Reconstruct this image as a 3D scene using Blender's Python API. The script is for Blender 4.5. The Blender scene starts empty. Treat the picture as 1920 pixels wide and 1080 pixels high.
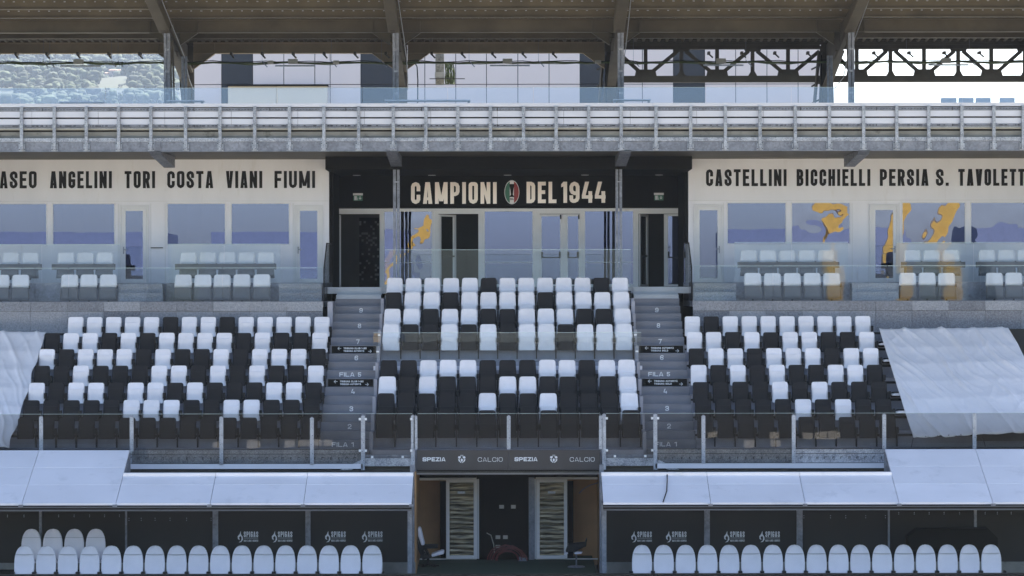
import bpy, bmesh, math, random
from mathutils import Vector, noise
random.seed(7)
F = 5283.0; EYE = 7.1; CX = 948.0
SC = bpy.context.scene
COL = SC.collection
# ------------------------------------------------------------------ camera
cam = bpy.data.cameras.new('camera'); camo = bpy.data.objects.new('camera', cam); COL.objects.link(camo)
camo.location = (0, 0, EYE); camo.rotation_euler = (math.pi/2, 0.0013, 0)
cam.sensor_width = 36; cam.lens = F/1920*36; cam.shift_x = 12/1920
cam.clip_start = 1; cam.clip_end = 9000
SC.camera = camo
# ------------------------------------------------------------------ light
SUN_EL, SUN_AZ = math.radians(55), math.radians(24)
w = bpy.data.worlds.new('World'); SC.world = w; w.use_nodes = True
nt = w.node_tree; nt.nodes.clear()
sk = nt.nodes.new('ShaderNodeTexSky'); sk.sky_type = 'NISHITA'; sk.sun_disc = False
sk.sun_elevation = SUN_EL; sk.sun_rotation = SUN_AZ; sk.air_density = 1.0; sk.dust_density = 1.6; sk.ozone_density = 1.0
bg = nt.nodes.new('ShaderNodeBackground'); bg.inputs[1].default_value = 0.088
wo = nt.nodes.new('ShaderNodeOutputWorld')
nt.links.new(sk.outputs[0], bg.inputs[0]); nt.links.new(bg.outputs[0], wo.inputs[0])
sd = Vector((math.sin(SUN_AZ)*math.cos(SUN_EL), math.cos(SUN_AZ)*math.cos(SUN_EL), math.sin(SUN_EL)))
sl = bpy.data.lights.new('sun', 'SUN'); sl.energy = 5.0; sl.angle = math.radians(0.5); sl.color = (1, .94, .84)
so = bpy.data.objects.new('sun', sl); COL.objects.link(so); so.rotation_euler = sd.to_track_quat('Z', 'Y').to_euler()
so.location = (20, 60, 60)
SC.view_settings.view_transform = 'Standard'; SC.view_settings.look = 'None'
SC.view_settings.exposure = 2.1; SC.view_settings.gamma = 1; SC.view_settings.use_curve_mapping = False
SC.render.engine = 'CYCLES'
SC.cycles.max_bounces = 10; SC.cycles.transparent_max_bounces = 24; SC.cycles.volume_bounces = 1
SC.cycles.glossy_bounces = 4; SC.cycles.diffuse_bounces = 5

def WX(px, Y): return (px-CX)*Y/F
def WZ(py, Y): return EYE+(540-py)*Y/F

# ------------------------------------------------------------------ materials
def newmat(name):
    m = bpy.data.materials.new(name); m.use_nodes = True
    return m, m.node_tree, m.node_tree.nodes['Principled BSDF']
def mat(name, col, rough=.6, metal=0, amt=.12, scale=3, detail=6, bump=0, bscale=40, stretch=(1,1,1), var=0, dirt=None, spec=.5, coat=0):
    m, t, b = newmat(name); N, L = t.nodes, t.links
    b.inputs['Roughness'].default_value = rough; b.inputs['Metallic'].default_value = metal
    b.inputs['Specular IOR Level'].default_value = spec; b.inputs['Coat Weight'].default_value = coat
    tc = N.new('ShaderNodeTexCoord'); mp = N.new('ShaderNodeMapping'); mp.inputs['Scale'].default_value = stretch
    geo = N.new('ShaderNodeNewGeometry')
    L.new(geo.outputs['Position'], mp.inputs[0])
    n = N.new('ShaderNodeTexNoise'); n.inputs['Scale'].default_value = scale; n.inputs['Detail'].default_value = detail
    L.new(mp.outputs[0], n.inputs['Vector'])
    r = N.new('ShaderNodeMapRange'); r.inputs[1].default_value = .25; r.inputs[2].default_value = .75
    r.inputs[3].default_value = 1-amt; r.inputs[4].default_value = 1+amt
    L.new(n.outputs[0], r.inputs[0])
    v = N.new('ShaderNodeVectorMath'); v.operation = 'SCALE'; v.inputs[0].default_value = col[:3]
    L.new(r.outputs[0], v.inputs['Scale']); out = v.outputs[0]
    if var:
        oi = N.new('ShaderNodeObjectInfo'); r2 = N.new('ShaderNodeMapRange')
        r2.inputs[3].default_value = 1-var; r2.inputs[4].default_value = 1+var
        L.new(oi.outputs['Random'], r2.inputs[0])
        v2 = N.new('ShaderNodeVectorMath'); v2.operation = 'SCALE'; L.new(out, v2.inputs[0]); L.new(r2.outputs[0], v2.inputs['Scale']); out = v2.outputs[0]
    if dirt:
        n2 = N.new('ShaderNodeTexNoise'); n2.inputs['Scale'].default_value = dirt[1]; n2.inputs['Detail'].default_value = 8; n2.inputs['Roughness'].default_value = .7
        L.new(mp.outputs[0], n2.inputs['Vector'])
        r3 = N.new('ShaderNodeMapRange'); r3.inputs[1].default_value = dirt[2]; r3.inputs[2].default_value = dirt[2]+.15; r3.inputs[4].default_value = dirt[3]
        L.new(n2.outputs[0], r3.inputs[0])
        mx = N.new('ShaderNodeMix'); mx.data_type = 'RGBA'; L.new(r3.outputs[0], mx.inputs[0]); L.new(out, mx.inputs[6]); mx.inputs[7].default_value = (*dirt[0], 1); out = mx.outputs[2]
    L.new(out, b.inputs['Base Color'])
    if bump:
        nb = N.new('ShaderNodeTexNoise'); nb.inputs['Scale'].default_value = bscale; nb.inputs['Detail'].default_value = 4
        L.new(mp.outputs[0], nb.inputs['Vector'])
        bp = N.new('ShaderNodeBump'); bp.inputs['Strength'].default_value = 1; bp.inputs['Distance'].default_value = bump
        L.new(nb.outputs[0], bp.inputs['Height']); L.new(bp.outputs[0], b.inputs['Normal'])
    return m
def galv(name, dark, light, scale=45, metal=.55, rough=.42, amt=1.0):
    m, t, b = newmat(name); N, L = t.nodes, t.links
    geo = N.new('ShaderNodeNewGeometry')
    v = N.new('ShaderNodeTexVoronoi'); v.inputs['Scale'].default_value = scale; L.new(geo.outputs['Position'], v.inputs['Vector'])
    n = N.new('ShaderNodeTexNoise'); n.inputs['Scale'].default_value = 3; n.inputs['Detail'].default_value = 10; n.inputs['Roughness'].default_value = .75; L.new(geo.outputs['Position'], n.inputs['Vector'])
    sp = N.new('ShaderNodeSeparateColor'); L.new(v.outputs['Color'], sp.inputs[0])
    a = N.new('ShaderNodeMath'); a.operation = 'MULTIPLY_ADD'; a.inputs[1].default_value = .45*amt; L.new(sp.outputs[0], a.inputs[0])
    nn = N.new('ShaderNodeMapRange'); nn.inputs[1].default_value = .3; nn.inputs[2].default_value = .7; nn.inputs[4].default_value = .6; L.new(n.outputs[0], nn.inputs[0]); L.new(nn.outputs[0], a.inputs[2])
    mx = N.new('ShaderNodeMix'); mx.data_type = 'RGBA'; mx.inputs[6].default_value = (*dark, 1); mx.inputs[7].default_value = (*light, 1)
    L.new(a.outputs[0], mx.inputs[0]); L.new(mx.outputs[2], b.inputs['Base Color'])
    b.inputs['Metallic'].default_value = metal
    rr = N.new('ShaderNodeMapRange'); rr.inputs[3].default_value = rough-.12; rr.inputs[4].default_value = rough+.2; L.new(sp.outputs[1], rr.inputs[0]); L.new(rr.outputs[0], b.inputs['Roughness'])
    return m
def glassmat(name, tint, refl, rcol=(1, 1, 1), bump=0, bscale=1.2, edge=.5, rough=0.0):
    m = bpy.data.materials.new(name); m.use_nodes = True; t = m.node_tree; N, L = t.nodes, t.links; N.clear()
    tr = N.new('ShaderNodeBsdfTransparent'); tr.inputs[0].default_value = (*tint, 1)
    gl = N.new('ShaderNodeBsdfGlossy'); gl.inputs[0].default_value = (*rcol, 1); gl.inputs['Roughness'].default_value = rough
    lw = N.new('ShaderNodeLayerWeight'); lw.inputs[0].default_value = .5
    p = N.new('ShaderNodeMath'); p.operation = 'POWER'; p.inputs[1].default_value = 4; L.new(lw.outputs['Facing'], p.inputs[0])
    a = N.new('ShaderNodeMath'); a.operation = 'MULTIPLY_ADD'; a.use_clamp = True; a.inputs[1].default_value = edge; a.inputs[2].default_value = refl; L.new(p.outputs[0], a.inputs[0])
    mx = N.new('ShaderNodeMixShader'); L.new(a.outputs[0], mx.inputs[0]); L.new(tr.outputs[0], mx.inputs[1]); L.new(gl.outputs[0], mx.inputs[2])
    o = N.new('ShaderNodeOutputMaterial'); L.new(mx.outputs[0], o.inputs[0])
    if bump:
        g = N.new('ShaderNodeNewGeometry')
        n = N.new('ShaderNodeTexNoise'); n.inputs['Scale'].default_value = bscale; n.inputs['Detail'].default_value = 1.2; L.new(g.outputs['Position'], n.inputs['Vector'])
        bp = N.new('ShaderNodeBump'); bp.inputs['Strength'].default_value = 1; bp.inputs['Distance'].default_value = bump; L.new(n.outputs[0], bp.inputs['Height']); L.new(bp.outputs[0], gl.inputs['Normal'])
    return m
M = {}
M['seat_white'] = mat('seat_white', (.72, .715, .775), .42, amt=.05, scale=6, var=.05, bump=.0008, bscale=30, dirt=((.50, .49, .47), 7, .60, .35))
M['seat_black'] = mat('seat_black', (.0055, .005, .0068), .62, amt=.2, scale=8, var=.15, spec=.3)
M['seat_grey'] = mat('seat_grey', (.085, .088, .10), .5, amt=.15)
M['dug_white'] = mat('dugout_seat_white', (.76, .73, .79), .4, amt=.04, scale=4, var=.03)
M['seamgrey'] = mat('seam_grey', (.40, .40, .43), .6)
M['black'] = mat('black_plastic', (.008, .008, .009), .6, amt=.2, spec=.3)
M['blackwall'] = mat('black_wall', (.007, .0065, .005), .8, amt=.2, scale=1.5, spec=.12)
M['wall'] = mat('white_render_wall', (.75, .755, .81), .75, amt=.04, scale=.8, dirt=((.52, .50, .46), 1.3, .58, .3), stretch=(2.5, 1, .5), bump=.001, bscale=60)
M['frame'] = mat('white_aluminium', (.66, .67, .70), .4, amt=.03)
M['brightframe'] = mat('lifted_door_white', (.82, .81, .82), .4, amt=.03)  # frame white lifted to make up for dim light in the tunnel
M['framegrey'] = mat('light_grey_aluminium', (.80, .79, .80), .4, amt=.05)
M['galv'] = galv('galvanised', (.09, .10, .125), (.52, .54, .60))
M['galvdull'] = galv('galvanised_dull', (.11, .12, .15), (.34, .36, .42), scale=20, metal=.4, rough=.5, amt=.5)
M['galvbright'] = galv('galvanised_bright', (.18, .20, .24), (.46, .49, .56), scale=60, metal=.35, rough=.45)
M['sheet'] = mat('zinc_sheet', (.62, .63, .71), .4, .2, amt=.06, scale=2, stretch=(.5, 1, 3))
M['steelolive'] = mat('dark_painted_steel', (.094, .078, .052), .5, .1, amt=.3, scale=1.2, detail=8)
M['steeldark'] = mat('dark_weathered_steel', (.085, .075, .062), .6, .2, amt=.3, scale=2, detail=8)
M['beambrown'] = mat('pale_brown_beam', (.27, .215, .145), .55, amt=.2, scale=1.5)  # rear beams in a paler brown than the other roof steel
M['roofsheet'] = mat('roof_sheet', (.075, .066, .052), .5, .3, amt=.2, scale=.8)
M['concrete'] = mat('concrete', (.23, .23, .215), .85, amt=.25, scale=2, detail=10, bump=.003, bscale=25, dirt=((.06, .06, .05), 3, .55, .7), stretch=(1, 1, 1))
M['step'] = mat('grey_step_coating', (.155, .16, .19), .5, .1, amt=.22, scale=1.5, detail=9, stretch=(1, 1, 1), dirt=((.2, .21, .23), 6, .6, .35))
M['steplight'] = mat('light_landing_coating', (.36, .39, .43), .5, .1, amt=.08, scale=3, dirt=((.2, .2, .2), 4, .62, .4))
M['tier'] = mat('grey_tier', (.30, .305, .36), .5, .15, amt=.18, scale=2, detail=8)
M['ink'] = mat('dark_lettering', (.012, .011, .011), .7, amt=.1, spec=.2)
M['printwhite'] = mat('white_print', (.72, .73, .75), .6, amt=.05)
M['goldsteel'] = mat('brushed_metal_letters', (.80, .71, .64), .34, .5, amt=.14, scale=1.1, detail=2, stretch=(1, 1, .6))
M['green'] = mat('green_enamel', (.03, .17, .11), .4); M['red'] = mat('red_enamel', (.33, .03, .03), .4)
M['exitgreen'] = mat('exit_sign_green', (.06, .20, .14), .5)
M['roofpanel'] = mat('dugout_roof_panel', (.70, .705, .765), .38, .1, amt=.06, scale=.9, var=.05, dirt=((.40, .42, .46), 1.6, .56, .38), stretch=(1, 1, 1))
M['clad'] = mat('white_cladding', (.80, .68, .64), .35, .05, amt=.03, scale=.5)
M['cladcream'] = mat('cream_cladding', (.88, .74, .55), .5, amt=.03, scale=.5)
M['cladblack'] = mat('black_cladding', (.022, .022, .030), .35, amt=.1)
M['turf'] = mat('green_turf', (.028, .075, .022), .95, amt=.3, scale=8, bump=.01, bscale=80)
M['carpet'] = mat('green_carpet', (.020, .045, .026), .95, amt=.25, scale=20)
M['bounce_ground'] = mat('pale_bounce_pitch', (.50, .44, .34), .95, amt=.15, scale=.4)  # unseen pitch coloured pale and warm to bounce light onto the stand
M['dark_ground_grey'] = mat('dark_ground_grey', (.055, .056, .06), .9, amt=.2)
M['ground'] = mat('earth', (.16, .15, .12), .95, amt=.3, scale=.05)
M['tarp'] = mat('white_tarpaulin', (.78, .765, .80), .5, amt=.05, scale=1.2, bump=.006, bscale=5, dirt=((.50, .50, .53), 3, .6, .3))
M['darkbrown'] = mat('dark_brown', (.045, .042, .036), .6, amt=.2)
M['brown'] = mat('brown_wall', (.42, .23, .10), .7, amt=.1)
M['yellow'] = mat('yellow_machine_paint', (.55, .31, .04), .4, amt=.2)
M['cable'] = mat('green_cable', (.09, .115, .045), .6, amt=.3)
M['redcable'] = mat('red_cable', (.16, .018, .018), .5)
M['lampbox'] = mat('pale_lamp_housing', (.42, .40, .35), .5)
M['paleblue'] = mat('backlit_blue_plastic', (.74, .82, .95), .5)  # blue lightened to stand in for light from behind the deck seats
M['building'] = mat('blue_grey_building', (.155, .175, .225), .8)
M['roomdark'] = mat('room_wall', (.06, .058, .05), .8, amt=.1)
M['roomgrey'] = mat('room_tile', (.13, .13, .12), .7)
M['beigeseat'] = mat('sunlit_seats', (.62, .58, .50), .5)
M['foliage'] = mat('hill_foliage', (.026, .040, .016), .95, amt=.8, scale=.05, detail=10, var=0)
M['hill'] = mat('hill_soil', (.020, .028, .014), .95, amt=.4, scale=.03)
M['housewall'] = mat('house_render', (.27, .21, .18), .85, amt=.1, scale=.3)
M['tileroof'] = mat('roof_tiles', (.33, .19, .12), .8, amt=.2, scale=1)
M['duct'] = galv('duct_steel', (.12, .11, .09), (.42, .40, .34), scale=25, metal=.4)
M['emit_lamp'] = mat('downlight_disc', (.45, .45, .42), .4)
M['windowwavy'] = glassmat('wavy_window_glass', (.20, .22, .26), .36, (.44, .50, .78), bump=.0021, bscale=1.5)
M['glass'] = glassmat('clear_barrier_glass', (.93, .955, .96), .03, (.8, .9, 1), bump=.0006, bscale=1.5)
M['glassgrey'] = glassmat('smoky_barrier_glass', (.80, .80, .79), .024, (.95, .95, 1), bump=.0012, bscale=1.2)
M['glassedge'] = mat('glass_edge', (.55, .66, .66), .2)
M['glassblue'] = glassmat('blue_deck_glass', (.90, .92, .95), .075, (.55, .70, 1), bump=.0005)
M['window'] = glassmat('solar_window_glass', (.20, .22, .26), .33, (.40, .48, .80), bump=.0002, bscale=1.3)
M['windowc'] = glassmat('blue_window_glass', (.20, .22, .26), .34, (.36, .44, .80), bump=.0006, bscale=1.3)
def filmmat():
    m, t, b = newmat('glossy_brown_film'); N, L = t.nodes, t.links
    g = N.new('ShaderNodeNewGeometry'); mp = N.new('ShaderNodeMapping'); mp.inputs['Scale'].default_value = (1.2, 1, 14); L.new(g.outputs['Position'], mp.inputs[0])
    n = N.new('ShaderNodeTexNoise'); n.inputs['Scale'].default_value = 2; n.inputs['Detail'].default_value = 6; L.new(mp.outputs[0], n.inputs['Vector'])
    bp = N.new('ShaderNodeBump'); bp.inputs['Distance'].default_value = .012; L.new(n.outputs[0], bp.inputs['Height']); L.new(bp.outputs[0], b.inputs['Normal'])
    r = N.new('ShaderNodeMapRange'); r.inputs[1].default_value = .35; r.inputs[2].default_value = .7; L.new(n.outputs[0], r.inputs[0])
    mx = N.new('ShaderNodeMix'); mx.data_type = 'RGBA'; mx.inputs[6].default_value = (.03, .027, .018, 1); mx.inputs[7].default_value = (.34, .28, .18, 1); L.new(r.outputs[0], mx.inputs[0]); L.new(mx.outputs[2], b.inputs['Base Color'])
    b.inputs['Roughness'].default_value = .22; b.inputs['Metallic'].default_value = .4
    return m
M['film'] = filmmat()
def perfmat():   # perforated zinc sheet: fine holes as relief and colour grain
    m, t, b = newmat('perforated_zinc'); N, L = t.nodes, t.links
    g = N.new('ShaderNodeNewGeometry')
    mp = N.new('ShaderNodeMapping'); mp.inputs['Scale'].default_value = (1, 0, 1); L.new(g.outputs['Position'], mp.inputs[0])
    v = N.new('ShaderNodeTexVoronoi'); v.inputs['Scale'].default_value = 34; v.inputs['Randomness'].default_value = .15; L.new(mp.outputs[0], v.inputs['Vector'])
    n = N.new('ShaderNodeTexNoise'); n.inputs['Scale'].default_value = 24; n.inputs['Detail'].default_value = 8; n.inputs['Roughness'].default_value = .8; L.new(g.outputs['Position'], n.inputs['Vector'])
    oi = N.new('ShaderNodeObjectInfo')
    r = N.new('ShaderNodeMapRange'); r.inputs[1].default_value = .1; r.inputs[2].default_value = .38; L.new(v.outputs['Distance'], r.inputs[0])
    a = N.new('ShaderNodeMath'); a.operation = 'MULTIPLY_ADD'; a.use_clamp = True; a.inputs[1].default_value = .55; L.new(oi.outputs['Random'], a.inputs[0])
    r2 = N.new('ShaderNodeMapRange'); r2.inputs[1].default_value = .34; r2.inputs[2].default_value = .84; r2.inputs[3].default_value = -.1; r2.clamp = False; L.new(n.outputs[0], r2.inputs[0]); L.new(r2.outputs[0], a.inputs[2])
    mx = N.new('ShaderNodeMix'); mx.data_type = 'RGBA'; mx.inputs[6].default_value = (.10, .107, .135, 1); mx.inputs[7].default_value = (.40, .42, .47, 1); L.new(a.outputs[0], mx.inputs[0])
    m2 = N.new('ShaderNodeMix'); m2.data_type = 'RGBA'; m2.inputs[6].default_value = (.05, .05, .06, 1); L.new(r.outputs[0], m2.inputs[0]); L.new(mx.outputs[2], m2.inputs[7]); L.new(m2.outputs[2], b.inputs['Base Color'])
    b.inputs['Metallic'].default_value = .45; b.inputs['Roughness'].default_value = .4
    bp = N.new('ShaderNodeBump'); bp.inputs['Distance'].default_value = .02; L.new(n.outputs[0], bp.inputs['Height']); L.new(bp.outputs[0], b.inputs['Normal'])
    return m
M['perf'] = perfmat()

# ------------------------------------------------------------------ mesh helpers
LOC = {}
class MB:
    def __init__(s): s.v = []; s.f = []
    def add(s, vs, fs):
        o = len(s.v); s.v += [tuple(p) for p in vs]; s.f += [tuple(i+o for i in f) for f in fs]; return s
    def box(s, x0, x1, y0, y1, z0, z1):
        return s.add([(x0,y0,z0),(x1,y0,z0),(x1,y1,z0),(x0,y1,z0),(x0,y0,z1),(x1,y0,z1),(x1,y1,z1),(x0,y1,z1)],
                     [(0,3,2,1),(4,5,6,7),(0,1,5,4),(1,2,6,5),(2,3,7,6),(3,0,4,7)])
    def cbox(s, c, d): return s.box(c[0]-d[0]/2, c[0]+d[0]/2, c[1]-d[1]/2, c[1]+d[1]/2, c[2]-d[2]/2, c[2]+d[2]/2)
    def quad(s, a, b, c, d): return s.add([a, b, c, d], [(0,1,2,3)])
    def prism(s, pts, y0, y1):      # polygon in XZ, extruded along Y
        n = len(pts)
        vs = [(p[0], y0, p[1]) for p in pts]+[(p[0], y1, p[1]) for p in pts]
        return s.add(vs, [tuple(range(n)), tuple(range(2*n-1, n-1, -1))]+[(i, n+i, n+(i+1)%n, (i+1)%n) for i in range(n)])
    def prismx(s, pts, x0, x1):     # polygon in YZ, extruded along X
        n = len(pts)
        vs = [(x0, p[0], p[1]) for p in pts]+[(x1, p[0], p[1]) for p in pts]
        return s.add(vs, [tuple(range(n)), tuple(range(2*n-1, n-1, -1))]+[(i, n+i, n+(i+1)%n, (i+1)%n) for i in range(n)])
    def bar(s, a, b, w, h):         # box-section bar from a to b
        a, b = Vector(a), Vector(b); d = (b-a).normalized()
        u = d.cross(Vector((0,0,1))); u = Vector((1,0,0)) if u.length < 1e-4 else u.normalized(); v = u.cross(d)
        u *= w/2; v *= h/2
        return s.add([a-u-v, a+u-v, a+u+v, a-u+v, b-u-v, b+u-v, b+u+v, b-u+v], [(0,3,2,1),(4,5,6,7),(0,1,5,4),(1,2,6,5),(2,3,7,6),(3,0,4,7)])
    def tube(s, pts, r, n=8):
        pts = [Vector(p) for p in pts]; rs = r if isinstance(r, (list, tuple)) else [r]*len(pts); vs = []; fs = []
        for i, p in enumerate(pts):
            d = (pts[min(i+1, len(pts)-1)]-pts[max(i-1, 0)]).normalized()
            u = d.cross(Vector((0,.2,1))); u = Vector((1,0,0)) if u.length < 1e-4 else u.normalized(); v = d.cross(u)
            for k in range(n):
                t = 2*math.pi*k/n; vs.append(p+u*math.cos(t)*rs[i]+v*math.sin(t)*rs[i])
        for i in range(len(pts)-1):
            for k in range(n): fs.append((i*n+k, i*n+(k+1)%n, (i+1)*n+(k+1)%n, (i+1)*n+k))
        fs += [tuple(range(n-1, -1, -1)), tuple((len(pts)-1)*n+k for k in range(n))]
        return s.add(vs, fs)
    def ibeam(s, x0, x1, y, z0, z1, fw=.16, ft=.03):   # I-beam along X
        return s.box(x0, x1, y-fw/2, y+fw/2, z0, z0+ft).box(x0, x1, y-fw/2, y+fw/2, z1-ft, z1).box(x0, x1, y-.008, y+.008, z0+ft, z1-ft)
    def mesh(s, name, m, loc=(0,0,0), smooth=False):
        me = bpy.data.meshes.new(name); me.from_pydata([(p[0]-loc[0], p[1]-loc[1], p[2]-loc[2]) for p in s.v], [], s.f)
        me.materials.append(m)
        if smooth: me.polygons.foreach_set('use_smooth', [True]*len(me.polygons))
        me.update(); return me
def props(o, label=None, cat=None, group=None, kind=None):
    if label: o['label'] = label
    if cat: o['category'] = cat
    if group: o['group'] = group
    if kind: o['kind'] = kind
    return o
def thing(name, label, cat, loc=(0,0,0), group=None):
    o = bpy.data.objects.new(name, None); COL.objects.link(o); o.location = loc; o.empty_display_size = .3
    LOC[o] = Vector(loc); return props(o, label, cat, group)
def part(name, mb, m, parent, label=None, kind=None, smooth=False, bevel=0):
    base = LOC[parent]
    o = bpy.data.objects.new(name, mb.mesh(name, M[m] if isinstance(m, str) else m, base, smooth)); COL.objects.link(o)
    o.parent = parent; LOC[o] = base; props(o, label, None, None, kind)
    if bevel:
        b = o.modifiers.new('bevel', 'BEVEL'); b.width = bevel; b.segments = 2; b.limit_method = 'ANGLE'
    return o
def single(name, mb, m, label, cat, loc=(0,0,0), group=None, kind=None, smooth=False):
    o = bpy.data.objects.new(name, mb.mesh(name, M[m], loc, smooth)); COL.objects.link(o); o.location = loc
    LOC[o] = Vector(loc); return props(o, label, cat, group, kind)
def inst(name, me, parent, wloc, label=None):
    o = bpy.data.objects.new(name, me); COL.objects.link(o); o.parent = parent; o.location = Vector(wloc)-LOC[parent]
    LOC[o] = Vector(wloc); props(o, label); return o
def copy_thing(src, loc, label, scale=None):
    r = src.copy(); COL.objects.link(r); r.location = loc; r['label'] = label; LOC[r] = Vector(loc)
    for ch in list(src.children):
        c = ch.copy(); COL.objects.link(c); c.parent = r
        for g in list(ch.children):
            d = g.copy(); COL.objects.link(d); d.parent = c
    return r
def struct(name, mb, m): return single(name, mb, m, None, None, kind='structure')
ORD = ['', 'first','second','third','fourth','fifth','sixth','seventh','eighth','ninth','tenth','eleventh','twelfth','thirteenth','fourteenth','fifteenth','sixteenth','seventeenth','eighteenth','nineteenth','twentieth']

# ------------------------------------------------------------------ block lettering
G = {
'A': (1, [[(0,0),(.38,1),(.62,1),(1,0)], [(.17,.27),(.83,.27)]]),
'B': (1, [[(0,.5),(0,1),(.95,1,1),(.95,.54,1),(0,.52)], [(0,.48),(1,.48,1),(1,0,1),(0,0),(0,.48)]]),
'C': (1, [[(1,.70),(1,1,1),(0,1,1),(0,0,1),(1,0,1),(1,.30)]]),
'D': (1, [[(0,0),(0,1),(1,1,1),(1,0,1),(0,0)]]),
'E': (.86, [[(1,1),(0,1),(0,0),(1,0)], [(0,.52),(.85,.52)]]),
'F': (.86, [[(1,1),(0,1),(0,0)], [(0,.5),(.85,.5)]]),
'G': (1, [[(1,.76),(1,1,1),(0,1,1),(0,0,1),(1,0,1),(1,.44),(.72,.44)]]),
'H': (1, [[(0,0),(0,1)], [(1,0),(1,1)], [(0,.5),(1,.5)]]),
'I': (0, [[(0,0),(0,1)]]),
'K': (1, [[(0,0),(0,1)], [(1,1),(.08,.5),(1,0)]]),
'L': (.86, [[(0,1),(0,0),(1,0)]]),
'M': (1.35, [[(0,0),(0,1),(.5,.30),(1,1),(1,0)]]),
'N': (1.05, [[(0,0),(0,1),(1,0),(1,1)]]),
'O': (1, [[(.5,1),(1,1,1),(1,0,1),(0,0,1),(0,1,1),(.5,1)]]),
'P': (1, [[(0,0),(0,1),(1,1,1),(1,.43,1),(0,.43)]]),
'R': (1, [[(0,0),(0,1),(1,1,1),(1,.48,1),(0,.48)], [(.5,.46),(1,0)]]),
'S': (1, [[(1,.72),(1,1,1),(0,1,1),(0,.58,1),(1,.42,1),(1,0,1),(0,0,1),(0,.28)]]),
'T': (.95, [[(0,1),(1,1)], [(.5,.98),(.5,0)]]),
'U': (1, [[(0,1),(0,0,1),(1,0,1),(1,1)]]),
'V': (1, [[(0,1),(.5,0),(1,1)]]),
'Z': (.95, [[(0,1),(1,1),(0,0),(1,0)]]),
'0': (1, [[(.5,1),(1,1,1),(1,0,1),(0,0,1),(0,1,1),(.5,1)]]),
'1': (.4, [[(0,.82),(.6,1),(1,1),(1,0)]]),
'2': (1, [[(0,.72),(0,1,1),(1,1,1),(1,.6),(0,.1),(0,0),(1,0)]]),
'3': (1, [[(0,.75),(0,1,1),(1,1,1),(1,.54,1),(.35,.52)], [(.4,.48),(1,.48,1),(1,0,1),(0,0,1),(0,.25)]]),
'4': (1.1, [[(.85,0),(.85,.5)], [(.95,.22),(0,.22),(.55,1)], [(1.1,.22),(.9,.22)]]),
'5': (1, [[(1,1),(0,1),(0,.55),(1,.55,1),(1,0,1),(0,0,1),(0,.2)]]),
'6': (1, [[(1,.78),(1,1,1),(0,1,1),(0,0,1),(1,0,1),(1,.55,1),(0,.55)]]),
'7': (.95, [[(0,1),(1,1),(.4,0)]]),
'8': (1, [[(.5,1),(.95,1,1),(.95,.54,1),(.05,.54,1),(.05,1,1),(.5,1)], [(.5,.5),(1,.5,1),(1,0,1),(0,0,1),(0,.5,1),(.5,.5)]]),
'9': (1, [[(0,.22),(0,0,1),(1,0,1),(1,1,1),(0,1,1),(0,.45,1),(1,.45)]]),
'-': (.5, [[(0,.5),(1,.5)]]), '.': (0, [[(0,0),(0,.02)]]), '|': (0, [[(0,0),(0,1)]]),
}
# elements given as callables are polygons in metres: f(w, h, t) -> [points]
def _dg(x0, x1, X0, X1, z0=0, z1=1):   # slanted stroke, horizontally cut: bottom span x0..x1, top span X0..X1
    return lambda w, h, t: [(x0(w, t), z0*h), (x1(w, t), z0*h), (X1(w, t), z1*h), (X0(w, t), z1*h)]
k_ = 1.06
G['A'] = (1.02, [_dg(lambda w,t:0, lambda w,t:t*k_, lambda w,t:w/2-t*.62, lambda w,t:w/2+t*.1), _dg(lambda w,t:w-t*k_, lambda w,t:w, lambda w,t:w/2-t*.1, lambda w,t:w/2+t*.62), lambda w,h,t: [(w*.2, h*.17), (w*.8, h*.17), (w*.77, h*.17+t*.75), (w*.23, h*.17+t*.75)]])
G['À'] = (1.02, G['A'][1]+[[(.3,1.28),(.55,1.16)]])
G['V'] = (1.02, [_dg(lambda w,t:w/2-t*.62, lambda w,t:w/2+t*.1, lambda w,t:0, lambda w,t:t*k_), _dg(lambda w,t:w/2-t*.1, lambda w,t:w/2+t*.62, lambda w,t:w-t*k_, lambda w,t:w)])
G['N'] = (1.1, [[(0,0),(0,1)], [(1,0),(1,1)], _dg(lambda w,t:w-t*.95, lambda w,t:w-t*.1, lambda w,t:t*.1, lambda w,t:t*.95)])
G['M'] = (1.6, [[(0,0),(0,1)], [(1,0),(1,1)], _dg(lambda w,t:w/2-t*.55, lambda w,t:w/2+t*.3, lambda w,t:t*.1, lambda w,t:t*1.05, .12), _dg(lambda w,t:w/2-t*.3, lambda w,t:w/2+t*.55, lambda w,t:w-t*1.05, lambda w,t:w-t*.1, .12)])
G['Z'] = (.95, [[(0,1),(1,1)], [(0,0),(1,0)], _dg(lambda w,t:0, lambda w,t:t*1.2, lambda w,t:w-t*1.2, lambda w,t:w)])
G['7'] = (.95, [[(0,1),(1,1)], _dg(lambda w,t:w*.25, lambda w,t:w*.25+t, lambda w,t:w-t, lambda w,t:w)])
G['4'] = (1.1, [lambda w,h,t: [(w*.62, 0), (w*.62+t, 0), (w*.62+t, h*.55), (w*.62, h*.55)], lambda w,h,t: [(0, h*.2), (w, h*.2), (w, h*.2+t*.9), (0, h*.2+t*.9)], lambda w,h,t: [(0, h*.2+t*.9), (t*1.0, h*.2+t*.9), (w*.30+t*1.1, h), (w*.30, h)]])
G['R'] = (1, [[(0,0),(0,1),(1,1,1),(1,.48,1),(0,.48)], _dg(lambda w,t:w-t*1.02, lambda w,t:w, lambda w,t:w*.5-t*.3, lambda w,t:w*.5+t*.7, 0, .48)])
G['1'] = (.35, [[(1,0),(1,1)], lambda w,h,t: [(0, h-t*1.5), (w-t*.5, h-t*1.1), (w-t*.5, h), (w-t, h), (0, h-t*.7)]])
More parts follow.
